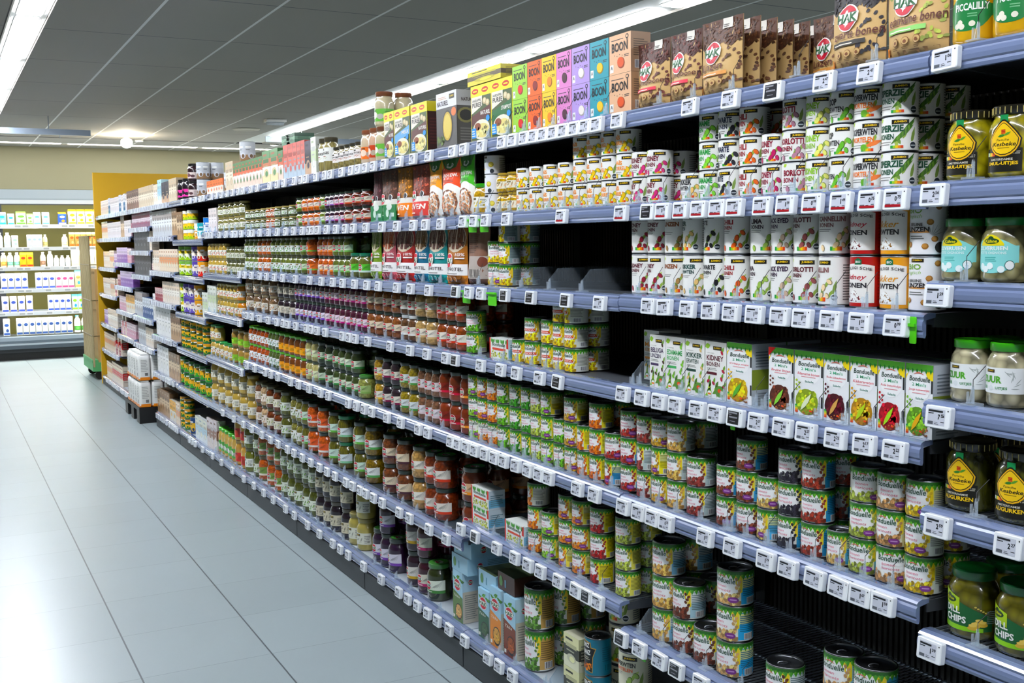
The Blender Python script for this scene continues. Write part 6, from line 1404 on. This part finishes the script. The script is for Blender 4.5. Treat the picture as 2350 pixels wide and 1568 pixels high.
# ------------------------------------------------------------------ price tags
_tm = {}
def short(l):
    w = l.replace(',', '').split()
    if len(w) <= 5: return ' '.join(w)
    w = l.replace('leafy-banded ', '').replace('small white ', 'small ').replace('twin-pack ', '').split(',')[0].split()[:5]
    while w[-1] in ('of', 'with', 'and', 'a', 'to', 'its', 'over', 'green', 'red', 'black', 'orange', 'pink', 'cream', 'dark', 'yellow', 'white', 'fine', 'base', 'its'): w.pop()
    return ' '.join(w)
def tag_mesh(kind, price, var):
    k = (kind, price, var)
    if k in _tm: return _tm[k]
    a = MB(); a.rbox(-.012, .0, -.0275, .0275, -.02, .02, .004, '#eef1f5'); A = Art(front(-.012), 9); rg = random.Random(var)
    bg, fg = ('#c9ccd8', '#24262c') if kind != 'b' else ('#24242a', '#8a8a92')
    A.rect(-.0205, -.0145, .0165, .0145, bg, 0)
    A.rect(-.0195, .009, .004+.008*rg.random(), .0125, fg, 1); A.rect(-.0195, .0055, -.008, .0072, fg, 1)
    if kind == 'b': A.rect(-.016, -.001, .012, .0025, fg, 1); A.rect(-.012, -.009, .006, -.0075, fg, 1)
    else:
        p = price or rg.choice(['099', '149', '159', '227', '189', '119', '075', '245'])
        A.text(p[0], .0015 if p[0] != '1' else .0035, -.004, .005 if p[0] != '1' else .0022, .0095, fg, 1, .04); A.text(p[1:], .0078, .0005, .0078, .006, fg, 1, .03)
        A.rect(-.0195, -.0135, -.008, -.008, '#5c6068', 1); A.rect(-.005, -.0125, .004, -.0115, fg, 1); A.rect(-.005, -.0095, .002, -.0088, fg, 1); A.rect(.008, -.0085, .0155, -.0072, fg, 1)
        if kind == 'r': A.rect(-.0205, -.0145, .0165, -.0098, '#a4262e', 2)
    A.ell(.0225, .013, .0014, .0014, '#16171a', 1, 8)
    _tm[k] = (a.mesh('tag_case', MT['tag']), A.mesh('display', MT['screen'])); return _tm[k]
near = {}
for tk, tok in enumerate(TAGS.split()):
    f = tok.split(':'); o, y = int(f[0]), int(f[1])/1000; fl = f[2] if len(f) > 2 else ''
    kind = fl[:1] if fl else ''; price = fl[1:] if len(fl) > 1 else ''
    b = bay_of(y); z = (SH[b]+[BASE.get(b, .135)])[o-1]
    c = [s for s in spots if s[0] == o]; c.sort(key=lambda s: abs(s[2]-y)); lk = c[0][3]
    near.setdefault((short(lk), o, b), []).append((y, kind, price, z, tk))
for (lk, o, b), ls in near.items():
    ls.sort(reverse=True)
    for k, (y, kind, price, z, tk) in enumerate(ls):
        nm = {'b': 'black-display tag', 'r': 'red-lined tag'}.get(kind, 'price tag')
        lab = nm+' under '+lk
        if len(ls) > 1: lab += ', %s of %d' % (ORD[k], len(ls))
        lab += ', %s, %s bay' % (SHN[o].replace('topmost', 'top'), BAYS[b])
        t = thing('price_tag', lab, 'price tag', (XF-.0015, y, z-.0255), 'price tags on the rails'); t.rotation_euler = (RNG.uniform(-.05, .05) if RNG.random() < .15 else 0, .1, 0)
        ca, di = tag_mesh(kind if kind != 'w' else '', price, tk % 9)
        link(ca, t, 'tag_case'); link(di, t, 'display')
m_ = MB()
for b in (8, 9, 10, 11):
    for si, z in enumerate(SH[b]+[BASE.get(b, .1)]):
        if b == 9 and si == 6: continue
        y = Y0B+BW*b+.05
        while y < min(Y0B+BW*b+BW-.05, 12.5):
            if si == 6 or y > 8.4: m_.box(XF-.013, XF-.002, y, y+.055, z-.043, z-.004, '#e8ecf2'); m_.box(XF-.0135, XF-.013, y+.01, y+.045, z-.038, z-.01, '#b4b8c4')
            y += RNG.choice((.07, .075, .085, .12))
o = m_.obj('price_tags', MT['screen']); tag(o, 'many tiny pale price tags on the far baking shelves', 'price tags', None, 'stuff')
# lime tag holders
for k, (o_, y, lab) in enumerate(((2, 3.225, 'under the green-lidded corn jar'), (2, 3.14, 'under the organic corn tins'), (3, 3.28, 'under the brown back-facing pouch'), (3, 3.09, 'under the corn tins with blue panels'), (3, 1.425, 'under the amber organic chickpea tin'), (4, 1.93, 'beside the leafy-topped corn carton'), (6, 2.28, 'beside the black-display tag of the sixth shelf'))):
    b = bay_of(y); z = SH[b][o_-1]; m_ = MB(); m_.rbox(.0015, .003, -.03, .03, -.062 if k < 4 else -.05, -.018 if k < 4 else .0, .004, '#5cd414')
    m_.box(-.004, .0015, -.03, .03, -.024, -.0185, '#5cd414')
    m_ = m_ if k < 4 else MB()
    if k >= 4: m_.rbox(.0015, .003, -.036, -.02, -.056, -.006, .003, '#5cd414'); m_.box(-.004, .0015, -.036, -.02, -.024, -.0185, '#5cd414')
    q = m_.obj('lime_tag_holder', MT['green']); q.location = (XF-.004, y, z); tag(q, 'lime green plastic tag holder '+lab, 'tag holder', 'lime tag holders')

# ------------------------------------------------------------------ clear dividers and pusher clips
dm = MB(); dm.extrude([(.02, 0), (.02, .03), (.05, .062), (.4, .062), (.4, 0)], -.0006, .0006); 
for p_, q_ in (((.02, .002), (.02, .03)), ((.02, .03), (.05, .062)), ((.05, .062), (.4, .062))): dm.bar((p_[0], 0, p_[1]), (q_[0], 0, q_[1]), .0012)
DV = dm.mesh('divider_panel', MT['clear'])
cm_ = MB(); cm_.box(.008, .034, -.014, .014, .0005, .004); cm_.box(.014, .018, -.007, -.004, .004, .03); cm_.box(.014, .018, .004, .007, .004, .024); cm_.extrude([(.012, .004), (.02, .034), (.024, .034), (.026, .004)], -.001, .001); CL = cm_.mesh('clip', MT['clip'])
wm = MB(); wm.tube([(.022, 0, .012), (.022, 0, .045), (.026, -.022, .072)], .0007, '#2a2c30'); REFR = wm.mesh('refraction_line', MT['black'])  # added black line imitating dark refraction along the clear panel's edge
dn = {}
allc = sorted([(o, b, y, lk) for o, b, y, lk in spots if b <= 6 and o != 1 or (o == 1 and b <= 2)], key=lambda s: (s[0], -s[2]))
last = {}
for i, (o, b, y, lk) in enumerate(allc[:-1]):
    o2, b2, y2, lk2 = allc[i+1]
    if o2 != o or b2 != b: continue
    ym = (y+y2)/2
    if abs(last.get(o, 99)-ym) < (.06 if b < 3 else .11): continue
    last[o] = ym; z = (SH[b]+[BASE.get(b, .135)])[o-1]; dn[(o, b)] = dn.get((o, b), 0)+1
    t = thing('shelf_divider', 'clear divider clip by %s, %s, %s, %s bay' % (short(lk), ORD[dn[(o, b)]-1], SHN[o], BAYS[b]), 'divider', (XF, ym, z), 'clear divider clips')
    link(CL, t, 'clip')
    if b < 3 and o in (1, 2, 3, 4, 5, 6): link(REFR, t, 'refraction_line')
for k, y in enumerate((2.93, 2.76, 2.58)):
    t = thing('shelf_divider', 'clear plastic divider on the empty third shelf, %s from the corn tins' % ORD[k], 'divider', (XF, y, 1.357), 'empty shelf dividers'); link(CL, t, 'clip'); link(DV, t, 'divider_panel')
for z, y, lab in ((1.12, 2.33, 'beside the slim white cartons'), (1.125, 1.82, 'before the red-cornered carton'), (.828, 1.93, 'beside the brown lentil tins'), (.463, 2.3, 'beside the tall chickpea tins'), (.135, 2.78, 'beside the large bean tins')):
    t = thing('shelf_divider', 'clear plastic divider standing '+lab, 'divider', (XF, y, z), 'tall dividers'); link(CL, t, 'clip'); link(DV, t, 'divider_panel')

# ------------------------------------------------------------------ end panel, pallet, roll cage
m_ = MB(); m_.box(XF-.005, 2.75, 12.56, 12.6, 0, 2.3); o = m_.obj('end_panel', MT['yellow']); tag(o, 'tall yellow panel closing the far end of the shelving', 'panel')
t = thing('pallet', 'black plastic pallet set into the base shelf under flour bags', 'pallet', (1.47, 9.5, 0))
m_ = MB(); m_.box(0, .56, 0, .76, .105, .135); m_.obj('deck', MT['black'], t)
for yy in (0, .3, .62):
    for xx in (0, .42):
        m_ = MB(); m_.box(xx, xx+.14, yy, yy+.14, 0, .105); m_.obj('foot', MT['black'], t)
for q, (z, nn) in enumerate(((.136, 'bottom'), (.366, 'upper'))):
    for i in range(4):
        for j in range(5):
            if z > .3 and False: continue
            lab = 'white flour bag, %s layer, %s row from the aisle, %s from the near end' % (nn, ORD[i], ORD[j])
            if i > 2: continue
            put('flour', 1.475+.106*i+RNG.uniform(0, .004), 9.565+.122*j, z, RNG.uniform(-.04, .04), 1, 1, lab, 'flour bags on the pallet')
t = thing('roll_cage', 'steel roll cage with stacked cardboard and a green base', 'roll cage', (1.54, 13.0, 0))
m_ = MB(); m_.box(-.02, .72, -.1, .75, .1, .2, '#4fa86a'); m_.box(-.025, .04, -.1, .75, .2, .23, '#4fa86a'); m_.obj('base', MT['gbase'], t)
m_ = MB()
for i in range(9): y = -.1+.1*i; m_.bar((-.01, y, .15), (-.01, y, 1.62), .006)
for zz in (.5, .9, 1.3, 1.62): m_.bar((-.01, -.1, zz), (-.01, .72, zz), .006)
for i in range(8): x = .09*i; m_.bar((x, -.1, .15), (x, -.1, 1.62), .006)
for zz in (.5, .9, 1.3, 1.62): m_.bar((-.01, -.1, zz), (.7, -.1, zz), .006)
m_.obj('wire_side', MT['cage'], t)
for y in (0, .62):
    for x in (.06, .62):
        m_ = MB(); m_.bar((x, y-.015, .05), (x, y+.015, .05), .05, '#202020', 14); m_.obj('wheel', MT['black'], t)
for k in range(5):
    m_ = MB(); m_.box(0, .03, -.08, .7, 0, 1.05-.1*(k % 3)); q = m_.obj('flattened_carton', MT['wood']); q.location = (1.586+.045*k, 13.0, .2005); tag(q, 'brown flattened carton standing in the roll cage, %s sheet from the aisle' % ORD[k], 'cardboard', 'cartons in the cage')
P['cblock'] = 0

# ------------------------------------------------------------------ dairy cabinet on the far wall
YC = 16.0
t = thing('dairy_cabinet', 'long open dairy cabinet of lit shelves across the far wall', 'refrigerated cabinet', (.5, YC, 0))
X0, X1 = -5.4, 7.3
m_ = MB(); m_.box(X0, X1, 0, .1, 2.16, 2.28, '#aebcc8'); m_.box(X0, X1, -.03, .05, 2.09, 2.14, '#dfe6ee'); m_.box(X0, X1, .0, .9, 2.14, 2.16, '#9aa8b4'); m_.obj('canopy', MT['matte'], t)
m_ = MB(); m_.box(X0, X1, .8, .85, .1, 2.14, '#2c3036'); m_.box(.38, X1, .79, .8, .1, 2.1, '#5f5a16'); m_.obj('back_wall', MT['matte'], t)
m_ = MB(); m_.extrude([(.0, 0), (.0, .1), (-.02, .12)], 0, 1); m_ = MB()
m_.box(X0, X1, -.12, .75, 0, .1, '#0e0f12'); m_.box(X0, X1, -.16, .7, .1, .15, '#20242a'); m_.obj('plinth', MT['matte'], t)
m_ = MB(); m_.box(X0, X1, -.2, .6, .15, .2, '#4a545e'); m_.box(X0, X1, -.18, .6, .2, .3, '#7c8894'); m_.box(X0, X1, -.2, -.17, .2, .225, '#aab4be'); m_.box(X0, X1, -.2, -.16, .26, .31, '#9aa6b2'); m_.obj('deck_front', MT['gloss'], t)
FZ = [1.81, 1.505, 1.235, .935, .625]
for k, z in enumerate(FZ):
    m_ = MB(); m_.box(X0, X1, .12, .8, z-.03, z, '#c8ced4'); m_.box(X0, X1, .1, .12, z-.045, z+.005, '#e4e8ec')
    for i in range(64): x = X0+.1+.196*i+.05*((i*7) % 3); m_.box(x, x+.09, .094, .1, z-.04, z, '#f0f0f0'); m_.box(x+.01, x+.08, .093, .094, z-.032, z-.008, '#b8bcc0')
    m_.obj('shelf_deck', MT['matte'], t)
    m_ = MB(); m_.box(X0, X1, .125, .15, z-.045, z-.031); m_.obj('led_strip', MT['led'], t)
m_ = MB(); m_.box(X0, X1, .05, .1, 2.125, 2.139); m_.obj('led_strip', MT['led'], t)
# goods: (kind, x pixel-free metre positions)
def carton(w, h, body, band, cap):
    m_ = MB(); m_.box(-w/2, w/2, 0, w, 0, h*.86, body); b_ = len(m_.v)
    m_.v += [(-w/2, 0, h*.86), (w/2, 0, h*.86), (w/2, w, h*.86), (-w/2, w, h*.86), (-w/2, w/2, h), (w/2, w/2, h)]
    for f in ((0, 1, 5, 4), (2, 3, 4, 5), (0, 4, 3), (1, 2, 5)): m_.face([b_+i for i in f], cap)
    A = Art(lambda u, v, L: (u, -.001-L*.0005, v), 9); A.ell(0, h*.62, w*.34, h*.09, band, 1, 14); A.rect(-w*.45, .05*h, w*.45, .16*h, shade(band, 1.15), 1); A.ell(.1*w, .3*h, .22*w, .1*h, cap if cap != body else band, 1)
    return [('carton', m_, 'print', []), ('printed_face', A, 'print', [])]
def bottle(r, h, body, band, cap):
    m_ = MB(); m_.lathe([(0, 0), (r, .005), (r, h*.62), (r*.85, h*.76), (r*.42, h*.88), (r*.42, h*.93)], body, 18)
    c_ = MB(); c_.lathe([(r*.5, h*.92), (r*.5, h), (0, h)], cap, 14)
    A = Art(lambda u, v, L: ((r+.001+L*.0004)*sin(u/r), -(r+.001+L*.0004)*cos(u/r), v), .01); A.rect(-1.3*r, .15*h, 1.3*r, .4*h, band, 1); A.ell(0, .28*h, .5*r, .08*h, shade(band, 1.4), 2)
    return [('bottle', m_, 'gloss', []), ('cap', c_, 'gloss', []), ('label', A, 'print', [])]
def goods(z, items):
    for x0, n, pitch, kind, w, h, body, band, cap, name, look in items:
        ps = [(pn, mb.mesh(name+'_'+pn, MT[mk])) for pn, mb, mk, s_ in (carton if kind == 'c' else bottle)(w, h, body, band, cap)]
        for k in range(n):
            lab = look+(', %s of %d' % (ORD[k], n) if n > 1 else '')+', %s cabinet shelf' % ZN[z]
            g = thing(name, lab, 'carton' if kind == 'c' else 'bottle', (x0+pitch*k, YC+(.16 if kind == 'c' else .2), z+.001), 'dairy cabinet goods')
            for pn, me in ps: link(me, g, pn)
ZN = {1.81: 'top', 1.505: 'second', 1.235: 'third', .935: 'fourth', .625: 'fifth', .31: 'lowest'}
WH = '#eceeee'
goods(1.81, [(.845, 1, .1, 'c', .1, .17, '#7ec0dc', '#2a90c0', '#e8f0f4', 'milk_carton', 'blue topped carton'), (.955, 1, .1, 'c', .08, .15, '#e8f0f0', '#2a8aa8', '#e8f0f4', 'milk_carton', 'small teal-sided carton'),
    (1.08, 1, .1, 'c', .12, .18, '#c8e8b0', '#5cb83c', '#6cc848', 'milk_carton', 'wide green carton'), (1.19, 1, .1, 'c', .075, .15, '#dff0d0', '#6cc048', '#7cc858', 'milk_carton', 'small green carton'), (1.28, 2, .11, 'c', .09, .17, WH, '#5a90c0', '#9cc8e0', 'milk_carton', 'white and blue carton'),
    (1.6, 1, .1, 'c', .1, .17, '#2c50a8', '#e8e4e0', '#f08a2c', 'juice_carton', 'blue and orange carton'), (1.73, 4, .11, 'c', .1, .21, '#f4f0e4', '#f0a43c', '#f0a030', 'juice_carton', 'white and orange carton')])
goods(1.505, [(.8, 2, .1, 'b', .042, .2, WH, '#c8e0e8', WH, 'milk_bottle', 'white yoghurt bottle'), (.99, 1, .1, 'c', .08, .16, WH, '#a8d8b8', WH, 'milk_carton', 'white carton with green line'), (1.17, 3, .065, 'c', .062, .17, '#f2f3f4', '#a8c0e0', WH, 'milk_carton', 'plain white carton'), (1.37, 1, .1, 'b', .03, .17, '#d8d0a0', '#c0b070', '#e8e4d0', 'milk_bottle', 'cream small bottle'),
    (1.62, 1, .1, 'b', .04, .17, '#f0e0c8', '#e8d0a8', '#f4ecdc', 'juice_bottle', 'cream juice bottle'), (1.71, 5, .075, 'c', .068, .2, '#c8a45c', '#c0602c', '#e0cc94', 'juice_carton', 'amber juice carton')])
goods(1.235, [(.84, 1, .1, 'b', .04, .2, '#e8b880', '#e09050', '#f0e4d0', 'juice_bottle', 'orange juice bottle'), (.92, 2, .085, 'b', .038, .2, '#e0ecec', '#7cc0a0', '#eaf2f2', 'milk_bottle', 'white bottle with green band'), (1.08, 2, .085, 'c', .08, .2, '#f2b40e', '#a83a1c', '#f2c430', 'custard_carton', 'bright yellow carton'),
    (1.33, 1, .1, 'b', .036, .2, '#b8a090', '#8a6a58', '#eeeeee', 'milk_bottle', 'brown-banded bottle'), (1.42, 1, .1, 'b', .038, .21, '#f0f4f6', '#d8e8f0', WH, 'milk_bottle', 'tall white bottle'), (1.5, 3, .075, 'b', .034, .15, '#f2f4f4', '#e4ecf0', WH, 'milk_bottle', 'short white bottle'), (1.74, 5, .1, 'c', .095, .23, '#f4ecd0', '#e8dcae', '#f4efdc', 'milk_carton', 'cream carton')])
goods(.935, [(.83, 4, .085, 'c', .078, .22, WH, '#3c54a8', '#f2f4f8', 'milk_carton', 'white carton with blue oval'), (1.26, 3, .085, 'c', .078, .22, WH, '#4458b0', '#f2f2f4', 'milk_carton', 'white carton with violet-blue oval'), (1.515, 3, .08, 'c', .076, .22, '#f0e4e8', '#b04a78', '#f2f2f4', 'milk_carton', 'white carton with berry picture'), (1.765, 2, .09, 'c', .082, .24, '#ece2b0', '#a89a5c', '#4aa8c0', 'milk_carton', 'cream carton with blue top')])
goods(.625, [(.83, 4, .1, 'c', .082, .22, '#f4ecec', '#3c50a4', '#f2d8d8', 'milk_carton', 'white carton with red side'), (1.4, 4, .075, 'c', .07, .22, WH, '#3c54a8', '#f2f4f8', 'milk_carton', 'white carton with blue badge'), (1.71, 4, .08, 'c', .074, .22, '#d8ecf2', '#8cc43c', '#3aa0d0', 'milk_carton', 'blue topped carton with lime oval')])
goods(.31, [(.83, 1, .1, 'c', .08, .23, WH, '#3a5aa0', WH, 'milk_carton', 'white carton with round blue seal'), (.99, 9, .08, 'c', .074, .23, '#e4e6dc', '#33508a', '#f6f6f4', 'milk_carton', 'cream carton with navy seal'), (1.73, 3, .095, 'b', .042, .24, '#f2f4f0', '#5aa84a', '#3aa8d0', 'milk_bottle', 'white bottle with blue cap')])
